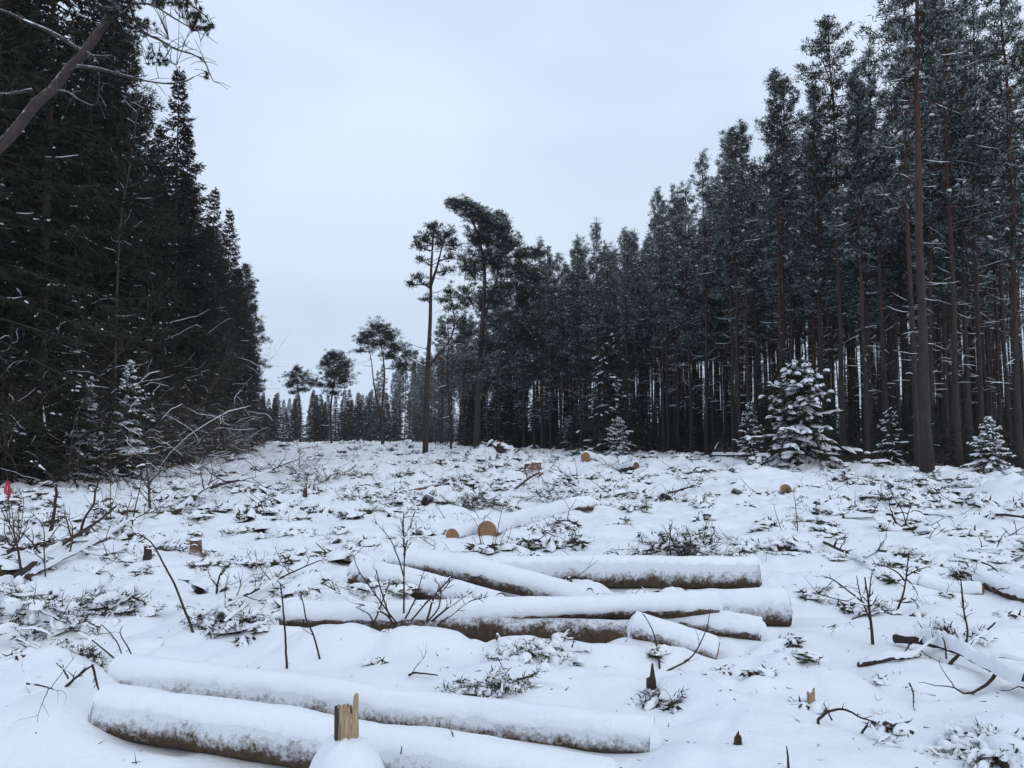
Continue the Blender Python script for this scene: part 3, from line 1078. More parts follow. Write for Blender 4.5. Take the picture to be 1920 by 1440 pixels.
# ------------------------------------------------------------------ solitary old pines, crowns built lobe by lobe
def lobe_pine(label, base, trunks, lobes, Y, dens=1.0, r0=0.22, snow=.2, size=.5, bare=0, seed=1, group='old pines left standing in the clearing', bark='spruce_bark', deep=0.85):
    rng = np.random.default_rng(seed)
    o3 = at(base[0], base[1], Y)
    zg = gz(o3[0], Y)
    org = np.array([o3[0], Y, zg])
    root = thing('pine_tree', label, 'pine tree', org, 0, group)
    P = lambda q, dy=0.0: at(q[0], q[1], Y + dy) - org
    lm, cr, sn = MB(), MB(), MB()
    allp = []
    for i, tk in enumerate(trunks):
        pts = [P(q) for q in tk]
        if i == 0:
            pts[0] = np.array([pts[0][0], 0, -0.25])
        sp = spline(pts, 22)
        sp[:, 1] += np.cumsum(rng.normal(size=22)) * 0.05
        mb = MB()
        r = r0 if i == 0 else r0 * 0.55
        tube(mb, sp, np.linspace(r, r * 0.22, 22), 9)
        mb.build('trunk', M[bark], root)
        allp.append(sp)
    ap = np.concatenate(allp)
    k_px = Y / F
    for lb in lobes:
        cx, cy, rx, ry = lb[:4]
        dn = lb[4] if len(lb) > 4 else 1.0
        rx3, rz3 = rx * k_px, ry * k_px
        ry3 = max(rx3, rz3) * deep
        c = P((cx, cy), rng.normal() * ry3 * 0.8)
        low = ap[(ap[:, 2] < c[2] - 0.15 * rz3)]
        if len(low) == 0:
            low = ap
        a = low[np.argmin(np.linalg.norm((low - c) * [1, 1, 0.7], axis=1))]
        limb = bez(a, (a + c) / 2 + np.array([0, 0, -0.12 * np.linalg.norm(c - a)]), c, 7)
        lm = MB()
        tube(lm, limb, np.linspace(0.075, 0.03, 7), 5, 0, False)
        if rng.random() < 0.4:
            snow_strip(sn, limb[1:5], 0.07, 0.05, rng)
        n = int(48 * dn * dens * (rx3 * rz3) ** 0.75) + 5
        d = unit(rng.normal(size=(n, 3)))
        rad = rng.random(n) ** 0.42
        q = c + d * rad[:, None] * np.array([rx3, ry3, rz3]) * (1 + 0.34 * rng.normal(size=(n, 1)))
        for k in rng.choice(n, min(n, 14), replace=False):
            tube(lm, bez(limb[4], (limb[5] + q[k]) / 2 - [0, 0, 0.1], q[k], 4), np.linspace(0.026, 0.007, 4), 3, 0, False)
        tuft(cr, sn, q, unit(d * [1, 1, 0.5] + [0, 0, 0.25]), size * 1.15 * rng.uniform(0.6, 1.2, n), rng, 32, snow, 0.055)
        lm.build('limb', M[bark], root)
    for k in range(bare):
        lm = MB()
        a = ap[rng.integers(4, len(ap))]
        az = rng.random() * 6.28
        L = rng.uniform(0.8, 2.6)
        e = a + np.array([math.cos(az) * L, math.sin(az) * L, rng.normal(0.1, 0.4) * L])
        b = bez(a, (a + e) / 2 + [0, 0, -0.2 * L * rng.random()], e, 6)
        tube(lm, b, np.linspace(0.035, 0.008, 6), 4, 0, False)
        for j in range(3):
            f = b[2 + j]
            g = f + unit(rng.normal(size=3) + (e - a) / L) * L * 0.35
            tube(lm, np.array([f, (f + g) / 2, g]), np.array([0.014, 0.01, 0.005]), 3, 0, False)
        if rng.random() < 0.5:
            snow_strip(sn, b, 0.06, 0.045, rng)
        lm.build('dead_limb', M[bark], root)
    cr.build('crown', [M['pine_needle'], M['frost']], root, False)
    if not sn.empty():
        sn.build('branch_snow', M['snow'], root)
    return root


lobe_pine('big ragged old pine with leaning wedge-shaped crown in the clearing', (893, 838),
          [[(893, 838), (898, 700), (905, 600), (908, 500), (890, 425), (868, 390)], [(905, 600), (930, 530), (940, 450), (942, 415)]],
          [(868, 386, 26, 13, 1.3), (852, 380, 12, 8), (890, 402, 26, 17, 1.3), (915, 420, 26, 22, 1.2), (942, 425, 15, 24), (905, 450, 35, 24, 1.2), (950, 455, 32, 22),
           (985, 478, 26, 12), (1008, 474, 14, 6), (925, 490, 42, 28, 1.2), (975, 508, 34, 20), (882, 500, 24, 30, .7), (950, 540, 44, 24), (1000, 520, 18, 12), (990, 560, 34, 24),
           (915, 560, 40, 26, .7), (878, 560, 22, 26, .5), (1000, 595, 28, 22), (950, 600, 40, 24, .7), (880, 620, 30, 18, .5), (980, 630, 40, 22, .8), (920, 650, 40, 18, .5), (1012, 640, 26, 20, .8), (965, 680, 44, 22, .6), (880, 690, 34, 20, .4), (1005, 690, 30, 22, .6), (925, 720, 40, 20, .4)],
          80, 1.9, .32, .3, .5, 20, 5)
lobe_pine('gaunt half-dead pine with thin flat top beside the big ragged pine', (797, 850),
          [[(797, 850), (800, 720), (806, 600), (808, 500), (812, 430)], [(802, 690), (822, 665), (842, 640), (853, 605), (848, 575)], [(806, 540), (822, 490), (830, 455)]],
          [(815, 428, 22, 11), (838, 440, 20, 12), (792, 446, 18, 11), (850, 458, 14, 12), (785, 462, 14, 9), (820, 455, 30, 14), (848, 480, 16, 8, .6), (784, 522, 18, 11, .8), (772, 532, 10, 6, .8),
           (838, 505, 20, 10, .6), (843, 545, 16, 14, .7), (853, 575, 18, 14, .7), (835, 560, 18, 10, .6), (790, 486, 12, 6, .5), (862, 610, 18, 14, .7), (800, 560, 14, 5, .4)],
          67, .60, .26, .2, .46, 26, 6)
lobe_pine('thin crooked pine with snowy dead side branches between the gaunt and ragged pines', (846, 836),
          [[(846, 836), (843, 760), (838, 690), (842, 640), (838, 600)]],
          [(840, 600, 18, 12, .7), (858, 640, 16, 10, .6), (828, 625, 12, 8, .5)], 84, .8, .13, .4, .42, 26, 7)
lobe_pine('twin-stemmed pine with rounded dome crown far down the clearing', (718, 836),
          [[(718, 836), (717, 770), (721, 700), (714, 640)], [(717, 790), (703, 730), (697, 680), (690, 645)]],
          [(708, 612, 22, 14, 1.2), (690, 630, 20, 14, 1.2), (728, 630, 22, 16, 1.2), (708, 645, 34, 14, 1.2), (742, 655, 18, 12), (765, 662, 14, 14), (678, 640, 10, 9), (672, 658, 14, 3), (755, 685, 24, 14), (730, 668, 20, 8)],
          120, .80, .27, .06, .6, 10, 8)
lobe_pine('lone pine with one tall rounded crown before the far treeline', (622, 836),
          [[(622, 836), (620, 770), (626, 720), (630, 680)]],
          [(628, 668, 20, 11, 1.3), (612, 682, 16, 14, 1.3), (645, 685, 18, 18, 1.3), (628, 700, 30, 16, 1.3), (645, 715, 16, 14), (618, 722, 18, 10), (626, 738, 20, 8, .8), (598, 722, 8, 4)],
          140, .85, .25, .04, .65, 8, 9)
lobe_pine('lone small pine with flat spreading crown next to the round-crowned one', (562, 836),
          [[(562, 836), (564, 780), (560, 740), (556, 700)]],
          [(557, 692, 10, 8), (548, 705, 14, 8), (568, 706, 14, 9), (556, 716, 24, 8), (584, 717, 12, 8), (542, 722, 10, 6), (566, 730, 20, 6), (550, 736, 8, 3)],
          150, .75, .23, .04, .62, 6, 10)
# ------------------------------------------------------------------ the leaning pine close by on the left
def leaning_pine():
    rng = np.random.default_rng(301)
    Y = 11.0
    org = np.array([-9.6, 11.4, gz(-9.6, 11.4)])
    root = thing('pine_tree', 'leaning pine trunk reaching over the clearing with drooping bare branches', 'pine tree', org)
    P = lambda x, y, dy=0.0: at(x, y, Y + dy) - org
    tr, lm, cr, sn = MB(), MB(), MB(), MB()
    tp = spline([np.array([0, 0, -0.3]), np.array([0.3, -0.1, 1.6]), P(-160, 440), P(0, 272), P(105, 160), P(170, 80), P(230, -20), P(300, -130)], 40)
    tp = tp + np.stack([fbm(np.arange(40) * .35, np.zeros(40) + q, 2, 811 + q) for q in range(3)], -1) * .07
    tube(tr, tp, np.linspace(.100, .042, 40) * (1 + 0.06 * rng.normal(size=40)), 12)
    tr.build('trunk', M['pale_bark'], root)
    spec = [([(170, 108), (105, 65), (50, 40), (0, 18), (-80, 0)], .035, -.1), ([(160, 95), (175, 104), (212, 104)], .022, -.2),
            ([(118, 122), (180, 128), (250, 146), (310, 156), (345, 153), (364, 144)], .028, -.4), ([(95, 170), (125, 172), (150, 188), (180, 196), (186, 150), (184, 115)], .016, -.3),
            ([(60, 168), (20, 176), (0, 176), (-60, 184)], .026, -.2), ([(232, -20), (262, 52), (300, 75), (330, 92), (362, 102), (383, 116), (392, 135), (400, 152)], .022, .3),
            ([(215, 0), (250, 6), (285, 9), (320, 30), (345, 45), (372, 60)], .022, .2), ([(300, -60), (330, -20), (360, 10), (385, 30), (400, 55)], .02, .5),
            ([(190, 50), (230, 30), (262, 44)], .016, .3), ([(330, 92), (345, 86), (356, 90)], .007, .3), ([(362, 102), (385, 112)], .006, .3)]
    tips, outs = [], []
    limbs = []
    for pts, r, dy in spec:
        lm = MB()
        limbs.append(lm)
        q = spline([P(x, y, dy * i / max(1, len(pts) - 1)) for i, (x, y) in enumerate(pts)], 4 * len(pts))
        tube(lm, q, np.linspace(r, max(.004, r * .25), len(q)), 6)
        if r > .02:
            snow_strip(sn, q[:len(q) * 2 // 3], r * 1.3, r * .6, rng)
        for k in range(int(len(q) * .5)):
            i = rng.integers(2, len(q))
            e = q[i] + unit(rng.normal(size=3) + [0.3, 0, -0.1]) * rng.uniform(.08, .35)
            tube(lm, np.array([q[i], (q[i] + e) / 2 + [0, 0, .02], e]), np.array([.006, .005, .003]), 3, 0, False)
    tl = [(338, 8, 14, 10, 18), (365, 28, 18, 14, 30), (385, 50, 16, 10, 22), (300, 5, 18, 8, 20), (270, 48, 16, 8, 16), (250, 40, 18, 12, 20), (310, 118, 9, 5, 10), (285, 105, 14, 12, 14), (388, 140, 5, 5, 5), (225, 20, 30, 18, 50), (195, 0, 30, 20, 40), (260, -10, 40, 18, 40), (330, -10, 30, 15, 30), (240, 70, 18, 10, 14)]
    for cx, cy, rx, ry, n in tl:
        for k in range(n):
            tips.append(P(cx + rng.normal() * rx * .6, cy + rng.normal() * ry * .6, rng.normal() * .35))
            outs.append(unit(rng.normal(size=3) + [0.4, 0, -0.1]))
    tips, outs = np.array(tips), np.array(outs)
    nb = 34
    d = np.repeat(outs, nb, 0) + rng.normal(size=(len(tips) * nb, 3)) * .7
    blades(cr, np.repeat(tips, nb, 0), d, rng.uniform(.04, .085, len(d)), .010, rng)
    # twigs that carry the needle bunches
    cl = [np.concatenate(k.v) for k in limbs]
    for t in tips:
        j = int(np.argmin([np.linalg.norm(c - t, axis=1).min() for c in cl]))
        a = cl[j][np.argmin(np.linalg.norm(cl[j] - t, axis=1))]
        tube(limbs[j], np.array([a, (a + t) / 2 + rng.normal(size=3) * .02, t]), np.array([.006, .005, .003]), 3, 0, False)
    for k in limbs:
        k.build('limb', M['pale_bark'], root)
    cr.build('crown', M['pine_needle'], root, False)
    sn.build('branch_snow', M['snow'], root)


leaning_pine()


# ------------------------------------------------------------------ bare woody growth
def grow(mb, sm, p, d, L, r, rng, depth, bend=.35, kids=4, up=.12, snow=.4, sides=5, spread=.8):
    """a crooked shoot with side shoots"""
    n = 6
    pts = [np.asarray(p, float)]
    d = unit(d)
    for i in range(n):
        d = unit(d + rng.normal(size=3) * bend * .45 + np.array([0, 0, up * .3]))
        pts.append(pts[-1] + d * L / n)
    q = np.array(pts)
    tube(mb, q, np.linspace(r, r * .35, n + 1), sides if r > .006 else 3, 0, False)
    if sm is not None and rng.random() < snow:
        snow_strip(sm, q, r * 2.6 + .004, r * 1.5 + .003, rng)
    if depth > 0:
        for k in range(kids):
            i = rng.integers(2, n + 1)
            dd = unit((q[i] - q[i - 1]) + unit(rng.normal(size=3)) * L / n * spread * 1.4)
            grow(mb, sm, q[i], dd, L * rng.uniform(.35, .6), r * (1 - .5 * i / n) * .7, rng, depth - 1, bend, max(2, kids - 1), up, snow, sides, spread)
    return q


def stem_px(mb, sm, pts, Y, r, rng, dy=0.0, org=None, side=5, snow=.5, sides=6):
    """a stem through photo points, standing at depth Y"""
    n = len(pts)
    q = spline([at(x, y, Y + dy * i / max(1, n - 1)) - org for i, (x, y) in enumerate(pts)], 5 * n)
    q = q + np.cumsum(rng.normal(size=q.shape), 0) * r * .12
    tube(mb, q, np.linspace(r, max(.0022, r * .4), len(q)), sides)
    if sm is not None:
        t = np.abs(unit(np.diff(q, axis=0))[:, 2])
        if t.mean() < .8 and snow > 0:
            a, b = sorted(rng.integers(0, len(q), 2))
            if b - a > 3:
                snow_strip(sm, q[a:b], r * 2.3 + .003, r * 1.3 + .003, rng)
    ln = np.linalg.norm(np.diff(q, axis=0), axis=1).sum()
    for k in range(side):
        i = rng.integers(len(q) // 4, len(q))
        grow(mb, sm, q[i], unit(q[i] - q[i - 1]) + rng.normal(size=3) * .8, ln * rng.uniform(.08, .22), r * .45, rng, 1, .3, 2, .1, snow * .5)
    return q


def sapling(name, label, base, stems, r=.008, seed=1, mt='twig', cat='sapling', group='bare saplings and twigs in the clearing', side=5, snow=.4, Y=None):
    rng = np.random.default_rng(seed)
    g = gp(*base)
    if Y is not None:
        g = np.array([at(base[0], base[1], Y)[0], Y, 0])
        g[2] = gz(g[0], g[1])
    root = thing(name, label, cat, g, 0, group)
    sm = MB()
    for i, s in enumerate(stems):
        mb = MB()
        rr = r
        dy = rng.normal() * .25
        if isinstance(s, tuple):
            rr, s = s
        q = stem_px(mb, sm, s, g[1], rr, rng, dy, g, side, snow)
        if i == 0:
            tube(mb, np.array([q[0] - [0, 0, .08], q[0]]), np.array([rr * 1.1, rr]), 5)
        mb.build('stem', M[mt], root)
    if not sm.empty():
        sm.build('branch_snow', M['snow'], root)
    return root


G = sapling
G('bare_sapling', 'crooked dark sapling rising in an S-bend beside fallen branches', (150, 1016), [[(150, 1016), (153, 985), (160, 968), (176, 945), (181, 915), (192, 890), (204, 880)]], .022, 1, side=4)
G('bare_sapling', 'broken thick sapling bent over with a snowy snapped top', (95, 995), [(.03, [(95, 995), (100, 960), (104, 920), (102, 905)]), (.024, [(102, 905), (85, 885), (60, 868)])], .03, 2, side=4)
G('bare_sapling', 'straight slanting dark stem near the upright brown shrub', (247, 990), [[(247, 990), (256, 945), (264, 908)]], .014, 3, side=2)
G('bare_shrub', 'upright brown shrub with snowy leaf clumps before the forest wall', (280, 952), [(.03, [(281, 952), (279, 900), (275, 862)]), (.014, [(280, 920), (255, 880), (240, 862)]), (.014, [(279, 905), (305, 880), (318, 865)]), (.012, [(277, 940), (262, 920), (250, 905)])], .03, 4, 'brown_twig', 'shrub', side=14)
G('bare_shrub', 'slender many-stemmed shrub below the pink ribbon', (30, 1024), [(.009, [(30, 1024), (26, 990), (22, 940)]), (.009, [(31, 1024), (40, 985), (44, 930)]), (.008, [(30, 1022), (12, 980), (2, 950)]), (.009, [(30, 1020), (33, 990), (34, 955)]), (.007, [(31, 1022), (48, 990), (58, 965)])], .009, 5, 'brown_twig', 'shrub', side=7)
G('bare_sapling', 'thin grey stem with opposite twigs beside a crooked fallen branch', (85, 1082), [(.008, [(85, 1082), (82, 1040), (80, 990), (62, 965)]), (.006, [(82, 1050), (60, 1035), (38, 1025)]), (.005, [(81, 1030), (100, 1000), (112, 985)])], .008, 6, side=5)
G('bare_sapling', 'long thin whip arching from the stump toward the snow', (362, 1186), [[(362, 1186), (350, 1150), (330, 1095), (305, 1050), (285, 1015), (258, 995)]], .010, 7, side=3)
G('bare_sapling', 'leafless pair of fine upright twigs before the forest wall', (208, 978), [(.01, [(208, 978), (207, 930), (209, 885)]), (.006, [(209, 950), (218, 925), (222, 890)])], .01, 8, 'brown_twig', side=6)
G('bare_sapling', 'tall straight thin stalk standing before the long front log', (538, 1254), [[(538, 1254), (534, 1190), (530, 1130), (526, 1092)]], .0085, 9, side=1, snow=0)
G('bare_sapling', 'kinked thin stalk crossing the left end of the stacked long log', (600, 1236), [[(600, 1236), (588, 1190), (575, 1160), (570, 1130), (565, 1108)]], .007, 10, side=2, snow=0)
G('bare_shrub', 'wide fan-shaped bare shrub growing through the stacked logs', (740, 1172), [
    (.008, [(740, 1172), (720, 1150), (680, 1130), (640, 1112), (608, 1095)]), (.007, [(745, 1170), (715, 1130), (690, 1095), (670, 1065), (662, 1040)]), (.008, [(757, 1150), (757, 1090), (758, 1020), (757, 962)]),
    (.009, [(800, 1165), (815, 1120), (835, 1095), (848, 1078)]), (.009, [(810, 1165), (840, 1140), (870, 1120), (885, 1110)]), (.007, [(760, 1160), (780, 1120), (792, 1080)]), (.007, [(770, 1165), (800, 1130), (830, 1110), (850, 1085)]),
    (.006, [(757, 1080), (745, 1040), (730, 1010), (702, 978)]), (.006, [(757, 1040), (768, 1000), (775, 970)]), (.006, [(700, 1165), (690, 1150), (672, 1140)]), (.007, [(735, 1170), (712, 1100), (706, 1070)]), (.007, [(820, 1172), (850, 1150), (880, 1128), (915, 1118)]), (.006, [(800, 1168), (822, 1140), (826, 1108), (815, 1085)]), (.007, [(700, 1172), (720, 1120), (732, 1085)])], .009, 11, 'twig', 'shrub', side=10, snow=.35, Y=5.72)
G('bare_sapling', 'fine tall forked twig standing behind the left stacked log', (757, 1058), [(.009, [(757, 1058), (756, 1010), (755, 975), (770, 952)]), (.006, [(756, 1020), (765, 995), (776, 975)])], .009, 12, 'brown_twig', side=4)
G('bare_sapling', 'bent stalk leaning beside the short stub log', (1238, 1256), [[(1238, 1256), (1232, 1215), (1222, 1180), (1207, 1155)]], .007, 13, side=1, snow=0)
G('bare_sapling', 'forked twig slanting up in front of the snow-rounded log end', (1250, 1258), [(.006, [(1250, 1258), (1290, 1236), (1310, 1210), (1325, 1175), (1332, 1140)]), (.004, [(1290, 1236), (1262, 1250)])], .006, 14, side=2, snow=0)
G('bare_shrub', 'young birch whip with side twigs beside the mossy log end', (1637, 1208), [(.011, [(1637, 1208), (1632, 1165), (1628, 1130), (1622, 1085)]), (.007, [(1632, 1165), (1615, 1120), (1607, 1080)]), (.007, [(1630, 1140), (1600, 1115), (1560, 1085), (1530, 1080)]), (.006, [(1628, 1135), (1600, 1130), (1570, 1125), (1525, 1112)]), (.006, [(1632, 1150), (1600, 1160), (1570, 1172), (1552, 1178)]), (.006, [(1630, 1120), (1632, 1095), (1634, 1070)])], .011, 15, 'twig', 'shrub', side=5)
G('bare_shrub', 'dark gnarled twigs sticking out of a snowy hump beside the birch whip', (1680, 1150), [(.010, [(1680, 1150), (1690, 1120), (1697, 1090), (1700, 1070)]), (.008, [(1697, 1090), (1685, 1075), (1660, 1062), (1635, 1058)]), (.007, [(1699, 1080), (1720, 1068), (1742, 1062)]), (.007, [(1698, 1085), (1712, 1100), (1720, 1115)]), (.007, [(1690, 1125), (1708, 1122), (1725, 1142)]), (.007, [(1699, 1085), (1702, 1055), (1704, 1035)])], .01, 16, 'twig', 'shrub', side=5)
G('bare_sapling', 'crossed dark branch propped on the snow-covered stick', (1780, 1246), [(.013, [(1780, 1246), (1800, 1225), (1835, 1195), (1868, 1166)]), (.008, [(1810, 1215), (1815, 1180), (1808, 1140), (1803, 1085)]), (.006, [(1775, 1235), (1770, 1205), (1755, 1178)])], .013, 17, side=5)
G('bare_sapling', 'arched dark twig lying on smooth snow by the root stump', (1700, 1290), [(.008, [(1700, 1288), (1710, 1310), (1740, 1328), (1775, 1350), (1800, 1368), (1842, 1378)]), (.006, [(1705, 1282), (1712, 1300), (1713, 1326)]), (.005, [(1700, 1290), (1682, 1270), (1668, 1290)])], .008, 18, side=4, snow=.2)
G('bare_shrub', 'low tangle of arching dark twigs near the tan splinter', (1600, 1372), [(.008, [(1534, 1348), (1555, 1335), (1585, 1330), (1615, 1345), (1642, 1354)]), (.007, [(1610, 1392), (1620, 1370), (1632, 1360), (1645, 1378), (1660, 1394)]), (.006, [(1488, 1400), (1496, 1386), (1512, 1382)]), (.006, [(1525, 1376), (1535, 1360), (1570, 1362), (1595, 1372)]), (.005, [(1560, 1350), (1545, 1318)]), (.005, [(1654, 1372), (1655, 1340), (1653, 1325)])], .008, 19, 'twig', 'shrub', side=4)
G('bare_sapling', 'short dark stalk poking from smooth snow near the tangle of twigs', (1478, 1440), [[(1478, 1440), (1477, 1415), (1476, 1398)]], .006, 20, side=0, snow=0)
G('bare_sapling', 'pair of reddish budded twigs before the front log', (830, 1450), [(.007, [(830, 1450), (829, 1410), (823, 1355)]), (.006, [(851, 1450), (852, 1405), (850, 1373)]), (.004, [(830, 1418), (850, 1402), (862, 1400)])], .007, 21, 'brown_twig', side=1, snow=0)
G('bare_sapling', 'two tiny stalks beside the splintered stub', (750, 1440), [(.004, [(748, 1436), (753, 1400)]), (.004, [(772, 1440), (783, 1418)])], .004, 22, 'brown_twig', side=0, snow=0)
G('bare_shrub', 'snow-laden twig spray on the smooth drift beside the log pair', (150, 1310), [(.010, [(96, 1325), (120, 1290), (150, 1262), (173, 1247)]), (.007, [(173, 1247), (178, 1275), (183, 1300), (182, 1344)]), (.007, [(120, 1312), (150, 1300), (178, 1280)]), (.005, [(128, 1272), (118, 1255), (104, 1243)]), (.005, [(50, 1282), (75, 1286), (100, 1292)])], .01, 23, 'twig', 'shrub', side=5, snow=.9)
G('bare_sapling', 'thin whip slanting down to the end of the front log', (228, 1248), [(.006, [(228, 1248), (200, 1222), (165, 1195), (130, 1178)]), (.005, [(232, 1250), (226, 1215), (210, 1190), (190, 1170)]), (.005, [(252, 1240), (240, 1215), (225, 1190), (228, 1175)])], .006, 24, side=2, snow=.1)
G('bare_shrub', 'brown twig tuft with reddish shoots in front of the cut log end', (930, 1030), [(.006, [(915, 1036), (905, 1015), (900, 998)]), (.006, [(925, 1038), (930, 1010), (938, 970), (947, 935)]), (.006, [(935, 1036), (940, 1012), (950, 990)]), (.005, [(920, 1034), (925, 1010), (928, 996)]), (.005, [(942, 1034), (955, 1005), (958, 985)]), (.005, [(905, 1034), (892, 1018), (886, 1006)])], .006, 25, 'red_twig', 'shrub', side=3, snow=0)
G('bare_sapling', 'small leafless sapling amid brash beside the little square stump', (405, 1110), [(.012, [(405, 1138), (408, 1100), (415, 1075), (432, 1058)]), (.007, [(408, 1100), (395, 1085), (388, 1070)]), (.006, [(415, 1078), (428, 1062), (440, 1055)])], .012, 26, side=6)
G('bare_sapling', 'dark crooked stick jutting from snow left of the stacked logs', (640, 1060), [[(642, 1062), (620, 1042), (606, 1030), (592, 1018)]], .011, 27, side=3, snow=.2)
G('bare_sapling', 'weak stem with drooping side twigs in the open snow', (1465, 995), [(.008, [(1495, 985), (1492, 950), (1488, 925)]), (.006, [(1468, 1002), (1455, 965), (1450, 945)])], .008, 28, 'brown_twig', side=5)
G('bare_sapling', 'thin dark stem rising beside the half-buried bark-faced log', (1810, 1160), [(.007, [(1812, 1205), (1808, 1150), (1802, 1090)])], .007, 29, side=3, snow=0)
G('bare_sapling', 'lone bent stalk by the drift on smooth snow', (8, 1364), [[(8, 1364), (3, 1345), (-6, 1330)]], .006, 30, side=0, snow=0)


def fallen(name, label, pts, r, seed, mt='twig', cat='branch', group='fallen branches in the clearing', side=6, snow=.8, lift=.03, snowT=1.5):
    """a branch lying on the snow along photo points"""
    rng = np.random.default_rng(seed)
    w = []
    for p in pts:
        g = gp(p[0], p[1])
        w.append(g + [0, 0, (p[2] if len(p) > 2 else lift)])
    w = np.array(w)
    org = w[0].copy()
    root = thing(name, label, cat, org, 0, group)
    mb, sm = MB(), MB()
    n = max(10, 7 * len(pts))
    q = spline(w - org, n)
    q = q + np.cumsum(rng.normal(size=q.shape), 0) * r * .10
    xy = q + org
    h = height(xy[:, 0], xy[:, 1])
    q[:, 2] = np.maximum(q[:, 2], h - org[2] - r * .4)
    tube(mb, q, np.linspace(r, r * .45, n), 8)
    if snow > 0:
        if snow >= 1:
            snow_strip(sm, q + np.array([0, r * .35, r * .3]), r * 1.7 + .004, r * snowT, rng)
        a = n if snow >= 1 else 0
        while a < n - 3:
            b = min(n, a + rng.integers(5, 12))
            if rng.random() < snow:
                snow_strip(sm, q[a:b], r * 2.1 + .004, r * snowT + .004, rng)
            a = b - 1
    for k in range(side):
        i = rng.integers(n // 5, n)
        d = unit(q[min(n - 1, i + 1)] - q[i - 1]) + rng.normal(size=3) * .7 + [0, 0, .35]
        grow(mb, sm, q[i], d, r * rng.uniform(10, 26), r * .4, rng, 1, .35, 3, .1, snow * .4)
    mb.build('branch', M[mt], root)
    if not sm.empty():
        sm.build('branch_snow', M['snow'], root)
    return root


FB = fallen
FB('fallen_branch', 'long dark branch slanting from the left up through the saplings', [(-30, 1140, .10), (40, 1095, .12), (90, 1060, .14), (150, 1022, .18), (190, 995, .2), (218, 975, .26)], .034, 41, side=9, snow=.35)
FB('fallen_branch', 'thin forked branch running from the crooked sapling to a dark stump', [(140, 1040, .06), (200, 1048, .05), (240, 1035, .06), (272, 1025, .1)], .016, 42, side=6, snow=.5)
FB('fallen_branch', 'snow-covered pale branch below the crooked sapling', [(50, 1090, .04), (120, 1055, .05), (180, 1022, .06), (235, 992, .08), (255, 985, .1)], .03, 43, 'brown_twig', side=4, snow=1.0)
FB('fallen_pole', 'long slender dark pole lying across the snow to a reddish brush heap', [(326, 965, .02), (375, 940, .12), (420, 922, .2), (470, 910, .22), (545, 882, .3)], .05, 44, 'twig', 'pole', side=8, snow=.25)
FB('fallen_branch', 'thick dark stick under a ridge of snow over a hollow', [(1678, 1212, .05), (1735, 1226, .09), (1790, 1245, .10), (1850, 1276, .10), (1935, 1318, .10)], .030, 45, 'twig', side=3, snow=1.0, snowT=2.4)
FB('fallen_branch', 'half-buried dark stick behind the stick over the hollow', [(1610, 1250, .01), (1640, 1246, .02), (1690, 1240, .02), (1725, 1232, .02)], .018, 46, 'twig', side=2, snow=1.0, snowT=2.2)
FB('fallen_branch', 'twisted dark branch lying out on the smooth snow', [(1580, 972, .03), (1640, 975, .05), (1672, 978, .1), (1690, 992, .04), (1742, 996, .04)], .028, 47, 'twig', side=5, snow=.6)
FB('fallen_branch', 'straight snow-capped rod lying on open smooth snow', [(1678, 966, .03), (1740, 968, .03), (1780, 972, .02)], .025, 48, 'twig', side=1, snow=1.0)
FB('fallen_branch', 'dark pair-ended stick lying beside the open smooth snow', [(1858, 968, .03), (1890, 972, .03), (1935, 980, .03)], .03, 49, 'twig', side=2, snow=.7)
FB('fallen_branch', 'curved dark bough edging the snow hump behind the mossy log end', [(1545, 1022, .03), (1580, 1040, .05), (1610, 1052, .05), (1640, 1075, .04)], .02, 50, 'twig', side=7, snow=.6)
FB('fallen_branch', 'reddish bark-stripped stick against the half-buried log', [(1800, 1068, .05), (1830, 1092, .08), (1865, 1120, .05)], .018, 51, 'red_twig', side=3, snow=.5)
FB('fallen_branch', 'thin dark stick slanting beside the reddish stripped one', [(1842, 1068, .08), (1862, 1082, .09), (1886, 1096, .04)], .010, 52, 'twig', side=1, snow=.1)
FB('fallen_branch', 'row of twiggy brash leading to the crooked jutting stick', [(372, 1165, .03), (420, 1145, .06), (470, 1125, .06), (530, 1095, .06), (600, 1062, .06)], .014, 53, 'twig', side=16, snow=.5)
FB('fallen_branch', 'small hooked twig lying on smooth snow beside a bough heap', [(766, 1275, .02), (780, 1272, .025), (822, 1274, .02)], .008, 54, 'twig', side=1, snow=.5)
FB('fallen_branch', 'dark bough arching out of snow behind the bark-stripped log', [(965, 925, .1), (1005, 908, .25), (1045, 902, .3), (1085, 915, .1)], .03, 55, 'twig', side=12, snow=.6)
FB('fallen_branch', 'ragged branch lying crosswise on the far snow', [(1240, 935, .05), (1290, 922, .1), (1345, 908, .12)], .03, 56, 'twig', side=8, snow=.7)
FB('fallen_branch', 'snowy limb lying at the foot of the pine stand', [(1332, 858, .15), (1380, 860, .2), (1430, 862, .2)], .09, 57, 'twig', side=3, snow=1.0)
FB('fallen_branch', 'pale snowy bough leaning out of the forest wall', [(200, 895, .1), (280, 872, .5), (350, 862, .9), (395, 856, 1.1)], .05, 58, 'brown_twig', side=8, snow=.9)
FB('fallen_branch', 'snapped dark limb at the edge beside the root lump', [(-10, 1062, .12), (20, 1056, .14), (48, 1050, .14)], .035, 59, 'twig', side=1, snow=.3)


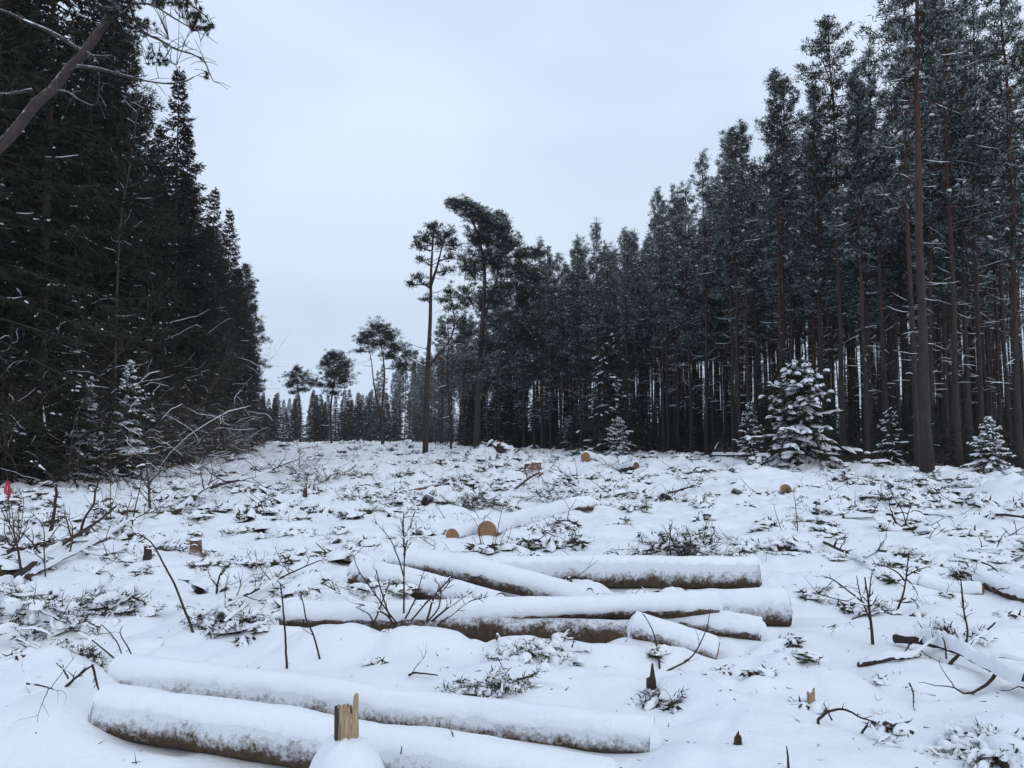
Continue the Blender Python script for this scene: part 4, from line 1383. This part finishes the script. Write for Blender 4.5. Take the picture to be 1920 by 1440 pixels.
# ------------------------------------------------------------------ logs
def make_log(g, name, label, bark='log_bark', cut='cut', ends=(1, 1), endsnow=(0, 0), group='cut logs in the clearing', seed=1):
    rng = np.random.default_rng(seed)
    p0, p1 = g['p0'], g['p1']
    K, N = 72, 30
    org = (p0 + p1) / 2
    root = thing(name, label, 'log', org, 0, group)
    t = np.linspace(0, 1, K)
    ax = p0 + (p1 - p0) * t[:, None] + np.asarray(g.get('bend', (0, 0, 0))) * np.sin(math.pi * t)[:, None] - org
    L = np.linalg.norm(p1 - p0)
    ax[:, 2] += 0.016 * fbm(t * L * 1.1 + seed * 7, t * 0 + 2, 2, seed)
    ax[:, 1] += 0.03 * fbm(t * L * .9 + seed * 3, t * 0 + 8, 2, seed + 2)
    r = g['r'][0] + (g['r'][1] - g['r'][0]) * t
    r = r * (1 + .07 * fbm(t * L * 1.7, t * 0 + seed, 2, seed + 21))
    T, S, U = frames(ax)
    a = np.arange(N) * 2 * math.pi / N
    rr = r[:, None] * (1 + 0.045 * fbm((t * L * 6)[:, None] + 0 * a, np.cos(a)[None] * 1.6 + np.sin(a)[None] * 2.3, 3, seed + 5))
    v = ax[:, None] + rr[..., None] * (np.cos(a)[None, :, None] * S[:, None] + np.sin(a)[None, :, None] * U[:, None])
    i = np.arange(K - 1)[:, None] * N
    j = np.arange(N)[None]
    j2 = (j + 1) % N
    mb = MB()
    mb.add(v.reshape(-1, 3), None, np.stack([i + j, i + j2, i + N + j2, i + N + j], -1).reshape(-1, 4))
    mb.build('bark', M[bark], root)
    for e, on in ((0, ends[0]), (K - 1, ends[1])):
        if not on:
            continue
        mb = MB()
        sg = -1 if e == 0 else 1
        fr = np.array([0, .25, .5, .75, .93, .999])
        vv = ax[e] + T[e] * sg * 0.002 + fr[:, None, None] * (v[e] - ax[e])[None] + (T[e] * sg)[None, None] * (rng.normal(size=(6, N)) * .0025)[..., None]
        ii = np.arange(5)[:, None] * N
        q = np.stack([ii + j, ii + N + j, ii + N + j2, ii + j2], -1).reshape(-1, 4)
        mb.add(vv.reshape(-1, 3), None, q, 0, np.repeat(fr, N) * g['r'][0] * 8)
        mb.build('cut_end', M[cut], root, True, 'rad')
    if g['snow'] > 0:
        mb = MB()
        n = 30
        u = np.linspace(-1, 1, n)
        c1 = np.radians(g['cov'][0]) + 0.20 * fbm(t * L * 3.5, t * 0 + 5.5, 3, seed + 9) + 0.16 * vn(t * L * 22, t * 0, seed + 3)
        c2 = np.radians(g['cov'][1]) + 0.20 * fbm(t * L * 3.5, t * 0 + 9.5, 3, seed + 11) + 0.16 * vn(t * L * 22, t * 0 + 3, seed + 4)
        ph = np.where(u[None] < 0, u[None] * c1[:, None], u[None] * c2[:, None])
        th = g['snow'] * (1.05 * np.clip(1 - u ** 2, 0, 1)[None] ** 0.85) * (1 + 0.55 * fbm((t * L * 2.2)[:, None] + 0 * u, ph * 1.2, 3, seed + 13)) + 0.45 * g['snow'] * np.clip(np.cos(ph), 0, 1) ** 2
        th = th + 0.0035 * fbm((t * L * 16)[:, None] + 0 * u, ph * 3.0, 2, seed + 17) - 0.008 * (np.abs(u) ** 8)[None]
        ed = np.clip(np.minimum(t, 1 - t) * L / 0.035, 0, 1)
        if endsnow[0]:
            ed[t < .5] = 1
        if endsnow[1]:
            ed[t >= .5] = 1
        th = th * np.sqrt(1 - (1 - ed) ** 2)[:, None] - 0.004 * (ed < .02)[:, None]
        R = r[:, None] * 1.0 + th
        sv = ax[:, None] + R[..., None] * (np.sin(ph)[..., None] * S[:, None] + np.cos(ph)[..., None] * U[:, None])
        i = np.arange(K - 1)[:, None] * n
        jj = np.arange(n - 1)[None]
        mb.add(sv.reshape(-1, 3), None, np.stack([i + jj, i + n + jj, i + n + jj + 1, i + jj + 1], -1).reshape(-1, 4))
        for e, on in ((0, endsnow[0]), (K - 1, endsnow[1])):
            if on:
                sg = -1 if e == 0 else 1
                f = np.linspace(0, 1, 8)
                bulge = 0.055 * np.sqrt(1 - f ** 2) - .012
                aa = np.arange(24) * 2 * math.pi / 24
                k = r[e] * f
                ks = g['snow'] * 1.15 * np.clip(np.cos(aa) + .25, 0, 1)
                wob = 1 + .06 * vn(np.cos(aa) * 2 + seed, np.sin(aa) * 2, seed)
                vv = ax[e] + (k[:, None] * wob + ks[None] * f[:, None] ** 2)[..., None] * (np.sin(aa)[None, :, None] * S[e] + np.cos(aa)[None, :, None] * U[e]) + (T[e] * sg) * bulge[:, None, None] - np.array([0, 0, .006])
                ii = np.arange(7)[:, None] * 24
                mm = np.arange(24)[None]
                mb.add(vv.reshape(-1, 3), None, np.stack([ii + mm, ii + 24 + mm, ii + 24 + (mm + 1) % 24, ii + (mm + 1) % 24], -1).reshape(-1, 4))
        mb.build('snow_cap', M['snow'], root)
    return root


LG = {g['key']: g for g in LOGS}
make_log(LG['A1'], 'log', 'long snow-coated log lying directly behind the log with the dark underside', endsnow=(1, 1), seed=1)
make_log(LG['A2'], 'log', 'snow-coated log with dark bark underside beside the splintered stub', endsnow=(1, 0), seed=2)
make_log(LG['C1'], 'log', 'thickest speckled log lying straight at the back of the pile', endsnow=(1, 1), seed=3)
make_log(LG['C2'], 'log', 'humped snowy log slanting across the rear log of the pile', endsnow=(1, 1), seed=4)
make_log(LG['C3'], 'log', 'snowy log at the outer left of the pile behind the fan-shaped shrub', endsnow=(1, 1), seed=5)
make_log(LG['C4'], 'log', 'long thin snow-topped log resting on a dark bare one', endsnow=(0, 1), seed=6)
make_log(LG['C5'], 'log', 'dark bare-barked log sheltered under the long thin snowy log', 'shade_bark', 'cut_old', seed=7)
make_log(LG['C6'], 'log', 'short stub log sticking nose-up out of the snow by the pile', endsnow=(1, 0), cut='cut_old', seed=8)
make_log(LG['C7'], 'log', 'log with rounded snow-capped nose in front of the mossy one', endsnow=(0, 1), seed=9)
make_log(LG['C8'], 'log', 'stout log with mossy dark lower end at the side of the pile', 'log_bark', cut='log_bark', seed=10)
make_log(LG['D1'], 'log', 'smaller snowy log showing a round orange cut end', seed=11)
make_log(LG['D2'], 'log', 'larger long snowy log with tall orange cut end beside red twigs', seed=12)
make_log(LG['E1'], 'log', 'thin reddish bark-stripped log lying alone in the far snow', 'red_bark', 'cut', seed=13)
make_log(LG['R1'], 'log', 'curved snow-covered limb log on the smooth slope', seed=14)
make_log(LG['R2'], 'log', 'half-buried log with dark ragged bark beside the reddish stick', 'bare_bark', 'cut_old', seed=15)


def far_log(label, a, b, r, seed, bark='log_bark', cut='cut'):
    g = dict(p0=a, p1=b, r=r, snow=.05, cov=(100, 100))
    make_log(g, 'log', label, bark, cut, seed=seed)


p = gp(1098, 866)
a = np.array([p[0], p[1], p[2] + .16])
far_log('log with broad orange cut face on the far snowy heap', a, a + np.array([1.0, 2.0, -.25]), (.22, .2), 21)
p = gp(1474, 924)
a = np.array([p[0], p[1], p[2] + .07])
far_log('log with small orange cut face in the open far snow', a, a + np.array([.8, 1.9, -.05]), (.13, .11), 22)
p = gp(1150, 882)
a = np.array([p[0], p[1], p[2] + .12])
far_log('dark log end poking from the far snowy heap', a + np.array([.9, -.2, .05]), a + np.array([.3, 1.2, -.2]), (.15, .12), 23, 'bare_bark', 'cut_old')
p = gp(1085, 952)
a = np.array([p[0] + .25, p[1] - .2, p[2] + .08])
far_log('short dark end log crossing the far end of the larger log', a, a + np.array([-.8, -.5, -.06]), (.12, .10), 24, 'log_bark', 'cut_old')


# ------------------------------------------------------------------ stumps and stubs
def stump(name, label, base, w, h, seed, side='twig', top='cut_old', jag=.12, snowcap=.0, lean=(0, 0), spike=0.0, roots=0, group='stumps in the clearing', depth=1.0):
    rng = np.random.default_rng(seed)
    g = gp(*base)
    root = thing(name, label, 'stump', g, rng.random() * 6.28, group)
    root.rotation_euler = (lean[0], lean[1], 0)
    N = 18
    a = np.arange(N) * 2 * math.pi / N
    rad = w / 2 * (1 + .12 * vn(np.cos(a) * 1.7 + seed, np.sin(a) * 1.7, seed))
    zt = h * (1 - jag * rng.random(N)) + spike * np.exp(-((a - 1.2) / .35) ** 2) * h
    lv = np.array([-.35, 0, .12, .4, .75, 1.0])
    fl = np.array([1.3, 1.22, 1.08, 1.0, .98, .96])
    v = np.stack([np.stack([np.cos(a) * rad * f, np.sin(a) * rad * f * depth, (zt if l > 0 else h + 0 * zt) * l], -1) for l, f in zip(lv, fl)])
    v = v + rng.normal(size=v.shape) * w * .012
    mb = MB()
    j = np.arange(N)[None]
    j2 = (j + 1) % N
    i = np.arange(5)[:, None] * N
    mb.add(v.reshape(-1, 3), None, np.stack([i + j, i + j2, i + N + j2, i + N + j], -1).reshape(-1, 4))
    for k in range(roots):
        b = rng.random() * 6.28
        d = np.array([math.cos(b), math.sin(b), 0])
        tube(mb, bez(d * w * .2 + [0, 0, h * .45], d * w * .7 + [0, 0, h * rng.uniform(.2, .7)], d * w * rng.uniform(.7, 1.2) + [rng.normal() * w * .3, rng.normal() * w * .3, -.05], 9), np.linspace(w * .10, w * .02, 9) * (1 + .2 * rng.normal(size=9)), 6)
    mb.build('bark' if side != 'split' else 'stub_side', M[side], root)
    mb = MB()
    fr = np.array([0, .4, .8, 1.0])
    c = np.array([0, 0, h * (1 - jag * .6)])
    vv = c + fr[:, None, None] * (v[-1] - c)[None]
    vv[1:-1, :, 2] += rng.normal(size=(2, N)) * h * jag * .25
    i = np.arange(3)[:, None] * N
    mb.add(vv.reshape(-1, 3), None, np.stack([i + j, i + N + j, i + N + j2, i + j2], -1).reshape(-1, 4), 0, np.repeat(fr, N) * w * 4)
    mb.build('cut_top', M[top], root, True, 'rad')
    if snowcap > 0:
        mb = MB()
        pads(mb, np.array([[0, 0, h * (1 - jag) + .005]]), np.array([[1, 0, 0.0]]), w * 1.2, w * 1.15 * depth, snowcap, rng, 0, 16, .3)
        mb.build('snow_cap', M['snow'], root)
    return root


stump('stump', 'small square red-brown sawn stump with thin snow on top', (367, 1039), .15, .19, 61, 'red_bark', 'cut_old', .03, .02)
stump('stump', 'little dark stump at the end of the thin forked branch', (277, 1048), .09, .16, 62, 'twig', 'cut_old', .25, .02, roots=3)
stump('stump', 'brown sawn stump among brash in front of the big ragged pine', (1000, 889), .62, .42, 63, 'red_bark', 'cut_old', .1, .08, roots=3)
stump('stump', 'dark uprooted stump on the snowy mound below the ragged pine', (938, 846), .9, .55, 64, 'twig', 'cut_old', .3, .15, lean=(.3, .3), roots=6)
stump('stump', 'pointed dark splintered stump with snow on its roots', (1222, 1302), .06, .085, 65, 'bare_bark', 'bare_bark', .3, .0, spike=1.5)
stump('stump', 'tiny dark triangular stub alone on smooth snow', (1384, 1396), .035, .04, 66, 'bare_bark', 'bare_bark', .5, .0, spike=.9, roots=3)
stump('stump', 'dark root stump under a thick snow cap at the clearing edge', (1905, 1428), .17, .05, 67, 'bare_bark', 'bare_bark', .3, .05, lean=(.3, -.25), roots=5)
stump('stump', 'dark low root lump under the snapped limb', (5, 1078), .3, .14, 68, 'bare_bark', 'cut_old', .3, .06, roots=4)
stump('stump', 'dark pointed stub in the snow before the reddish brush heap', (572, 930), .10, .20, 69, 'bare_bark', 'cut_old', .4, .0, spike=.9)


def splinter(label, base, w, d, h, seed, prong=.4, bark=True, pos=None, hump=0):
    """a split stub of pale wood: flat face, ragged top with one tall prong"""
    rng = np.random.default_rng(seed)
    g = gp(*base)
    if pos is not None:
        g = np.array(pos)
    root = thing('splintered_stub', label, 'stub', g, 0, 'stumps in the clearing')
    if hump:
        hz = g[2] - gz(g[0], g[1]) + .02
        f = np.linspace(0, 1, 14)
        aa = np.arange(36) * 2 * math.pi / 36
        rr_ = hump * np.sin(f * 1.62) ** .8
        zz_ = .012 - (hz + .06) * (1 - np.cos(f * 1.57)) ** 1.15
        wb = 1 + .10 * vn(np.cos(aa)[None] * 1.3 + 4, np.sin(aa)[None] * 1.3 + f[:, None], 77)
        vv = np.stack([rr_[:, None] * wb * np.cos(aa), rr_[:, None] * wb * np.sin(aa), zz_[:, None] + .012 * vn(np.cos(aa) * 2 + f[:, None] * 3, np.sin(aa) * 2 + 0 * f[:, None], 78)], -1)
        ii = np.arange(13)[:, None] * 36
        jj = np.arange(36)[None]
        hb = MB()
        hb.add(vv.reshape(-1, 3), None, np.stack([ii + jj, ii + 36 + jj, ii + 36 + (jj + 1) % 36, ii + (jj + 1) % 36], -1).reshape(-1, 4))
        hb.build('snow_cap', M['snow'], root)
    n, k = 15, 5
    x = np.linspace(-.5, .5, n) * w
    top = h * (.80 + .05 * rng.normal(size=n))
    top[-5:-3] = h * .66
    top[-3:] = h * (1.0 + prong * np.array([.15, .3, .25]))
    mb = MB()
    lv = np.linspace(0, 1, 8)
    rows = []
    for l in lv:
        z = -.06 + (top + .06) * l
        yy = d * .5 * np.sqrt(np.clip(1.02 - (x / (w * .5)) ** 2 * .55, .1, 1))
        fx = x * (1.06 - .10 * l) + rng.normal(size=n) * w * .008
        front = np.stack([fx, -yy * .75 + rng.normal(size=n) * d * .025, z], -1)
        back = np.stack([fx[::-1], yy[::-1] * (1 - .25 * l), z[::-1] - .01 * l], -1)
        rows.append(np.concatenate([front, back]))
    v = np.array(rows)
    m = 2 * n
    i = np.arange(7)[:, None] * m
    j = np.arange(m)[None]
    j2 = (j + 1) % m
    mb.add(v.reshape(-1, 3), None, np.stack([i + j, i + j2, i + m + j2, i + m + j], -1).reshape(-1, 4))
    e = 7 * m
    mb.add(v[-1], None, [(q, q + 1, m - 2 - q, m - 1 - q) for q in range(n - 1)])
    mb.build('split_wood', M['split'], root, False)
    if bark:
        b = MB()
        z = np.linspace(-.05, h * .78, 9)
        o = -w * .53
        vv = np.concatenate([np.stack([o - .004 + rng.normal(size=9) * .003, -d * .33 + 0 * z, z], -1), np.stack([o - .009 + 0 * z, 0 * z, z], -1), np.stack([o + .004 + 0 * z, d * .42 + 0 * z, z], -1), np.stack([o + .012 + 0 * z, -d * .36 + 0 * z, z], -1)])
        q = [(c * 9 + s, c * 9 + s + 1, c2 * 9 + s + 1, c2 * 9 + s) for c, c2 in ((0, 1), (1, 2), (3, 0)) for s in range(8)]
        b.add(vv, None, q)
        b.build('bark', M['bare_bark'], root)
    return root


splinter('pale splintered wooden stub standing on a round snow hump', (653, 1394),   .080, .065, .165, 81, pos=tuple(at(651, 1388, 3.17)), hump=.165)
splinter('small tan wood splinter upright in the snow near arching twigs', (1521, 1328), .04, .035, .105, 82, .2, False)

# ribbon tied on the shrub
g = at(15, 915, 11.9)
mb = MB()
rng = np.random.default_rng(5)
for k in range(3):
    z = np.linspace(0, -.2 - .05 * k, 9)
    ph = k * 2.1
    x = .022 * np.sin(z * 22 + ph) + .018 * (k - 1)
    y = .02 * np.cos(z * 17 + ph)
    w = .013 + .010 * np.sin(np.linspace(0, 3.1, 9))
    ax = np.array([math.cos(ph), math.sin(ph), 0]) * w[:, None]
    c = np.stack([x, y, z], -1) + [0, 0, .09]
    th = np.array([-math.sin(ph), math.cos(ph), 0]) * .0012
    v = np.concatenate([c - ax - th, c + ax - th, c + ax + th, c - ax + th])
    q = [(m * 9 + s, m * 9 + s + 1, ((m + 1) % 4) * 9 + s + 1, ((m + 1) % 4) * 9 + s) for m in range(4) for s in range(8)]
    mb.add(v, None, q)
tube(mb, np.array([[-.03, 0, .09], [0, -.02, .10], [.03, 0, .09], [0, .02, .085], [-.03, 0, .09]]), .009, 6)
o = mb.build('ribbon', M['ribbon'])
o.location = tuple(g)
tag(o, 'bright pink marking ribbon tied to thin stems before the forest wall', 'ribbon')
sapling('bare_sapling', 'thin marker stem holding the pink ribbon', (18, 1020), [(.008, [(18, 1020), (17, 960), (14, 905), (12, 880)])], .008, 31, 'brown_twig', side=2, Y=11.9)


# ------------------------------------------------------------------ brush heaps
def brush(label, px, py, w, h, seed, mt='twig', needles=.5, snow=.6, n=40, lump=True):
    rng = np.random.default_rng(seed)
    g = gp(px, py)
    root = thing('brush_heap', label, 'brush heap', g, 0, 'brush heaps in the clearing')
    tw, nd, sm = MB(), MB(), MB()
    for k in range(n):
        a = rng.normal(size=2) * np.array([w * .26, w * .2])
        z0 = gz(g[0] + a[0], g[1] + a[1]) - g[2]
        zt = max(0.02, h * (1 - (a[0] / (w * .6)) ** 2) * rng.uniform(.1, .8))
        p = np.array([a[0], a[1], z0 + zt * .3])
        d = unit(np.array([rng.normal() + np.sign(a[0]) * .4, rng.normal() - .2, rng.uniform(-.1, .7 if h > .25 else .12)]))
        q = grow(tw, sm, p, d, w * rng.uniform(.2, .45), .006 + .006 * rng.random(), rng, 1, .3, 3, .0, snow)
        if rng.random() < needles:
            m = 60
            i = rng.integers(1, len(q), m)
            b = q[i] + rng.normal(size=(m, 3)) * .015
            blades(nd, b, unit(np.diff(q, axis=0)[i - 1]) * .6 + rng.normal(size=(m, 3)) * .6, (.035 + .02 * w) * rng.uniform(.6, 1.3, m), .005 + .0035 * w, rng)
        if lump and rng.random() < snow:
            i = rng.integers(2, len(q))
            big = 1.0 if h > .25 else 1.25
            pads(sm, q[i:i + 1] + [0, 0, .006], unit(q[i:i + 1] - q[i - 1:i]) * [1, 1, .3], big * min(w, .75) * rng.uniform(.08, .20), big * min(w, .75) * rng.uniform(.05, .11), big * min(w, .75) * .05, rng, 0, 12, .35)
    tw.build('twigs', M[mt], root)
    if not nd.empty():
        nd.build('needles', M['brash_needle'], root, False)
    sm.build('snow_clumps', M['snow'], root)


brush('dark needled brush heap dusted with snow behind the pile of logs', 1262, 1040, .95, .42, 91, 'twig', .7, .35, 60)
brush('bushy needled pine top lying in snow beyond the orange log ends', 892, 948, 1.0, .55, 92, 'brown_twig', .8, .3, 60)
brush('low arching brush heap behind the bushy pine top', 1040, 938, 1.5, .4, 93, 'brown_twig', .4, .5, 50)
brush('snow-clotted spruce bough heap between the front log and the pile', 908, 1296, .42, .13, 94, 'twig', .9, .85, 34)
brush('snow-smothered brash before the dark bare-barked log', 1000, 1225, .5, .12, 95, 'twig', .6, .9, 26)
brush('dark snow-clotted brash under the long slanting branch', 95, 1150, 1.1, .22, 96, 'twig', .8, .75, 46)
brush('dark brash clump with snow pads beside the twiggy row', 225, 1135, .6, .16, 97, 'twig', .8, .8, 26)
brush('twiggy brash heap at the start of the twiggy row', 425, 1170, .5, .22, 98, 'twig', .5, .5, 34)
brush('reddish brush heap far down the clearing', 552, 884, 3.0, .55, 99, 'red_twig', .1, .3, 40, False)
brush('pale needled brush heap near the fallen slender pole', 610, 905, 2.2, .6, 100, 'brown_twig', .8, .4, 50)
brush('low brash at the edge of the snowy hump behind the mossy log', 1440, 1030, .8, .18, 101, 'twig', .6, .6, 34)
brush('snowy twig tangle behind the crossed dark branch', 1790, 1200, .4, .2, 102, 'twig', .3, .7, 24)
brush('little bough poking from smooth snow beside the drift', 165, 1232, .16, .05, 103, 'twig', .9, .5, 8)
brush('dark brash lump under the upright brown shrub', 195, 998, .7, .25, 104, 'brown_twig', .5, .5, 26)
brush('ragged brush on the far snowy heap by the orange cut face', 1170, 884, 2.6, .5, 105, 'brown_twig', .5, .5, 40)
brush('dark snow-capped bough beside the birch whip', 1655, 1150, .35, .12, 106, 'twig', .8, .6, 18)

brush('twiggy snow-clotted brash round the foot of the pointed stump', 1226, 1306, .17, .06, 107, 'twig', .5, .9, 14)
brush('dark twigs under snow beside the root stump', 1893, 1412, .40, .12, 108, 'twig', .6, .9, 40)

# ------------------------------------------------------------------ undergrowth along the forest wall
UB = 'bare snow-streaked undergrowth bush along the dark forest wall'
BUSH = []
for s in range(4):
    rng = np.random.default_rng(400 + s)
    tw, sm = MB(), MB()
    for k in range(9):
        d = np.array([rng.normal() * .55, rng.normal() * .55, 1.0])
        grow(tw, sm, np.array([rng.normal() * .25, rng.normal() * .25, -.1]), d, rng.uniform(1.5, 4.5), .012, rng, 2, .5, 8, -.05, .10, 4, 1.0)
    BUSH.append(dict(stems=tw.mesh('bush_stems', [M['brown_twig']]), branch_snow=sm.mesh('bush_snow', [M['snow']])))
for k in range(50):
    y = RNG.uniform(18, 75)
    x = l_edge(y) + RNG.uniform(-.6, 2.4)
    if in_view(x, y):
        plant('bare_bush', UB, 'bush', BUSH[k % 4], x, y, RNG.random() * 6.28, RNG.uniform(1.3, 2.0) if k < 14 and y < 48 else RNG.uniform(.5, 1.25), 'undergrowth along the forest wall')
UB2 = 'low bare bush at the foot of the pine stand'
for k in range(30):
    y = RNG.uniform(30, 90)
    x = r_edge(y) + RNG.uniform(-1.2, 4.0)
    if in_view(x, y):
        plant('bare_bush', UB2, 'bush', BUSH[k % 4], x, y, RNG.random() * 6.28, RNG.uniform(.16, .36), 'low bushes at the foot of the pines')

# a leafless pale tree in the forest wall
rng = np.random.default_rng(431)
tw, sm = MB(), MB()
g = np.array([at(215, 800, 30)[0], 30.0, 0])
g[2] = gz(g[0], g[1])
root = thing('bare_tree', 'leafless pale thin tree with forked crown before the dark forest wall', 'tree', g)
q = spline([np.array([0, 0, -.2])] + [at(x, y, 30) - g for x, y in ((218, 600), (222, 480), (228, 400), (240, 330), (252, 250), (262, 190))], 30)
tube(tw, q, np.linspace(.045, .015, 30), 6)
for i in range(8, 30):
    for s in range(2):
        grow(sm if False else tw, sm, q[i], np.array([rng.normal() * .8, rng.normal() * .8, .7]), rng.uniform(.6, 2.0), .011, rng, 1, .35, 4, .3, .15)
tw.build('trunk', M['brown_twig'], root)
sm.build('branch_snow', M['snow'], root)

# ------------------------------------------------------------------ felling waste poking through the snow
VAR = []
KIND = [0, 1, 2, 3, 2, 1, 2, 0, 1, 2, 3, 2, 1, 2]
for s in range(14):
    rng = np.random.default_rng(500 + s)
    mb = MB()
    kind = KIND[s]
    sm = MB()
    if kind in (0, 3):
        for k in range(5):
            d = unit(np.array([rng.normal(), rng.normal(), rng.uniform(.0, .7)]))
            grow(mb, sm, np.array([rng.normal() * .06, rng.normal() * .06, -.02]), d, rng.uniform(.15, .45), .006, rng, 1, .4, 2, -.1, .6, 4)
    if kind == 1:
        for k in range(3):
            d = unit(np.array([rng.normal(), rng.normal(), rng.uniform(.0, .3)]))
            q = grow(mb, sm, np.array([0, 0, .0]), d, rng.uniform(.2, .4), .007, rng, 1, .3, 2, -.1, .5, 4)
            m = 70
            i = rng.integers(1, len(q), m)
            v0 = MB()
            blades(mb, q[i] + rng.normal(size=(m, 3)) * .02, unit(np.diff(q, axis=0)[i - 1]) + rng.normal(size=(m, 3)) * .6, .05, .009, rng, 1)
    if kind in (1, 2, 3):
        for k in range(4 if kind == 2 else 2):
            c = np.array([rng.normal() * .08, rng.normal() * .08, .015])
            u_ = rng.normal(size=(34, 3))
            u_ = unit(u_) * [.07, .05, .045] * rng.uniform(.6, 1.2)
            b = c + u_
            blades(mb, b, rng.normal(size=(34, 3)) * [1, 1, .4], .075, .03, rng, k % 2)
            pads(sm, np.array([c + [0, 0, rng.uniform(-.005, .03)]]), np.array([[rng.normal(), rng.normal(), rng.normal() * .08]]), rng.uniform(.10, .34), rng.uniform(.07, .15), rng.uniform(.022, .05), rng, 0, 11, .45)
    if sm.n:
        vs = np.concatenate(sm.v)
        mb.add(vs, np.concatenate(sm.t) if sm.t else None, np.concatenate(sm.q) if sm.q else None, 2)
    VAR.append(mb)
VM = [v.mesh('brash_piece', [M['twig'], M['brash_needle'], M['snow']]) for v in VAR]
rng = np.random.default_rng(600)
pts = []
N = 60000
yy = 3.6 * (190 / 3.6) ** rng.random(N)
xx = rng.uniform(-.76, .76, N) * yy
ok = (xx < r_edge(yy) + 1.0) & (xx > l_edge(yy) - 1.0)
b_ = brashness(xx, yy)
ok &= rng.random(N) < b_ ** 2.6
for g in LOGS:
    d, t = seg(xx, yy, g['p0'], g['p1'])
    ok &= d > .26
xx, yy = xx[ok], yy[ok]
BRL = ['thin dark broken twigs sticking out of the lumpy snow', 'green needled bough tips poking out between snow pads', 'dark bark scraps under small round pads of snow', 'dark twigs mixed with bark scraps under snow pads']
# thin to an even count per ring of distance
sel_near = np.nonzero((yy < 13) & (rng.random(len(yy)) < sstep(3.4, 8, yy)))[0]
sel_near = rng.choice(sel_near, min(200, len(sel_near)), replace=False)
zz = height(xx, yy)
for i in sel_near:
    kv = rng.integers(len(VM))
    o = link(['broken_twigs', 'bough_tips', 'bark_scraps', 'brash_clump'][KIND[kv]], VM[kv])
    o.location = (xx[i], yy[i], zz[i] - .01)
    s = rng.uniform(.45, 1.15) * (0.75 if yy[i] < 6 else 1.0)
    o.scale = (s, s, s * rng.uniform(.7, 1.1))
    o.rotation_euler = (0, 0, rng.random() * 6.28)
    tag(o, BRL[KIND[kv]], 'brash', ['broken twigs in the snow', 'bough tips in the snow', 'bark scraps in the snow', 'brash clumps in the snow'][KIND[kv]])
far_i = np.nonzero((yy >= 9) & (rng.random(len(yy)) < .5 + .5 * sstep(9, 14, yy)))[0]
far_i = rng.choice(far_i, min(1900, len(far_i)), replace=False)
mb = MB()
for i in far_i:
    src = VAR[rng.integers(len(VAR))]
    a, s = rng.random() * 6.28, rng.uniform(.35, 1.5) * (1 + yy[i] / 45)
    c_, s_ = math.cos(a) * s, math.sin(a) * s
    v = np.concatenate(src.v)
    v = np.stack([v[:, 0] * c_ - v[:, 1] * s_, v[:, 0] * s_ + v[:, 1] * c_, v[:, 2] * s], -1) + [xx[i], yy[i], zz[i] - .01]
    off = mb.n
    mb.v.append(v)
    mb.at.append(np.zeros(len(v)))
    mb.t += [k + off for k in src.t]
    mb.tm += src.tm
    mb.q += [k + off for k in src.q]
    mb.qm += src.qm
    mb.n += len(v)
n = 900
ty = rng.uniform(3.4, 12, n)
tx = rng.uniform(-.66, .66, n) * ty
tz = height(tx, ty)
blades(mb, np.stack([tx, ty, tz + .002], -1), rng.normal(size=(n, 3)) * [1, 1, .35] + [0, 0, .15], rng.uniform(.015, .07, n), rng.uniform(.004, .012, n), rng)
o = mb.build('felling_waste', [M['twig'], M['brash_needle'], M['snow']])
tag(o, 'fine felling waste scattered over the far snow of the clearing', 'felling waste', None, 'stuff')
#SECTION_HAZE
# ------------------------------------------------------------------ thin winter haze
hz = MB()
X0, X1, Y0, Y1, Z0, Z1 = -330.0, 330.0, -40.0, 560.0, -3.0, 34.0
v = [(x, y, z) for z in (Z0, Z1) for y in (Y0, Y1) for x in (X0, X1)]
hz.add(v, None, [(0, 2, 3, 1), (4, 5, 7, 6), (0, 1, 5, 4), (2, 6, 7, 3), (0, 4, 6, 2), (1, 3, 7, 5)])
hm = bpy.data.materials.new('haze')
hm.use_nodes = True
hn = hm.node_tree.nodes
hn.clear()
ho = hn.new('ShaderNodeOutputMaterial')
hv = hn.new('ShaderNodeVolumePrincipled')
hv.inputs['Color'].default_value = (0.86, 0.91, 1.0, 1)
hv.inputs['Density'].default_value = 0.0003
hv.inputs['Anisotropy'].default_value = 0.2
hm.node_tree.links.new(hv.outputs['Volume'], ho.inputs['Volume'])
o = hz.build('haze', hm, None, False)
tag(o, 'thin cold haze over the clearing', 'haze', None, 'stuff')
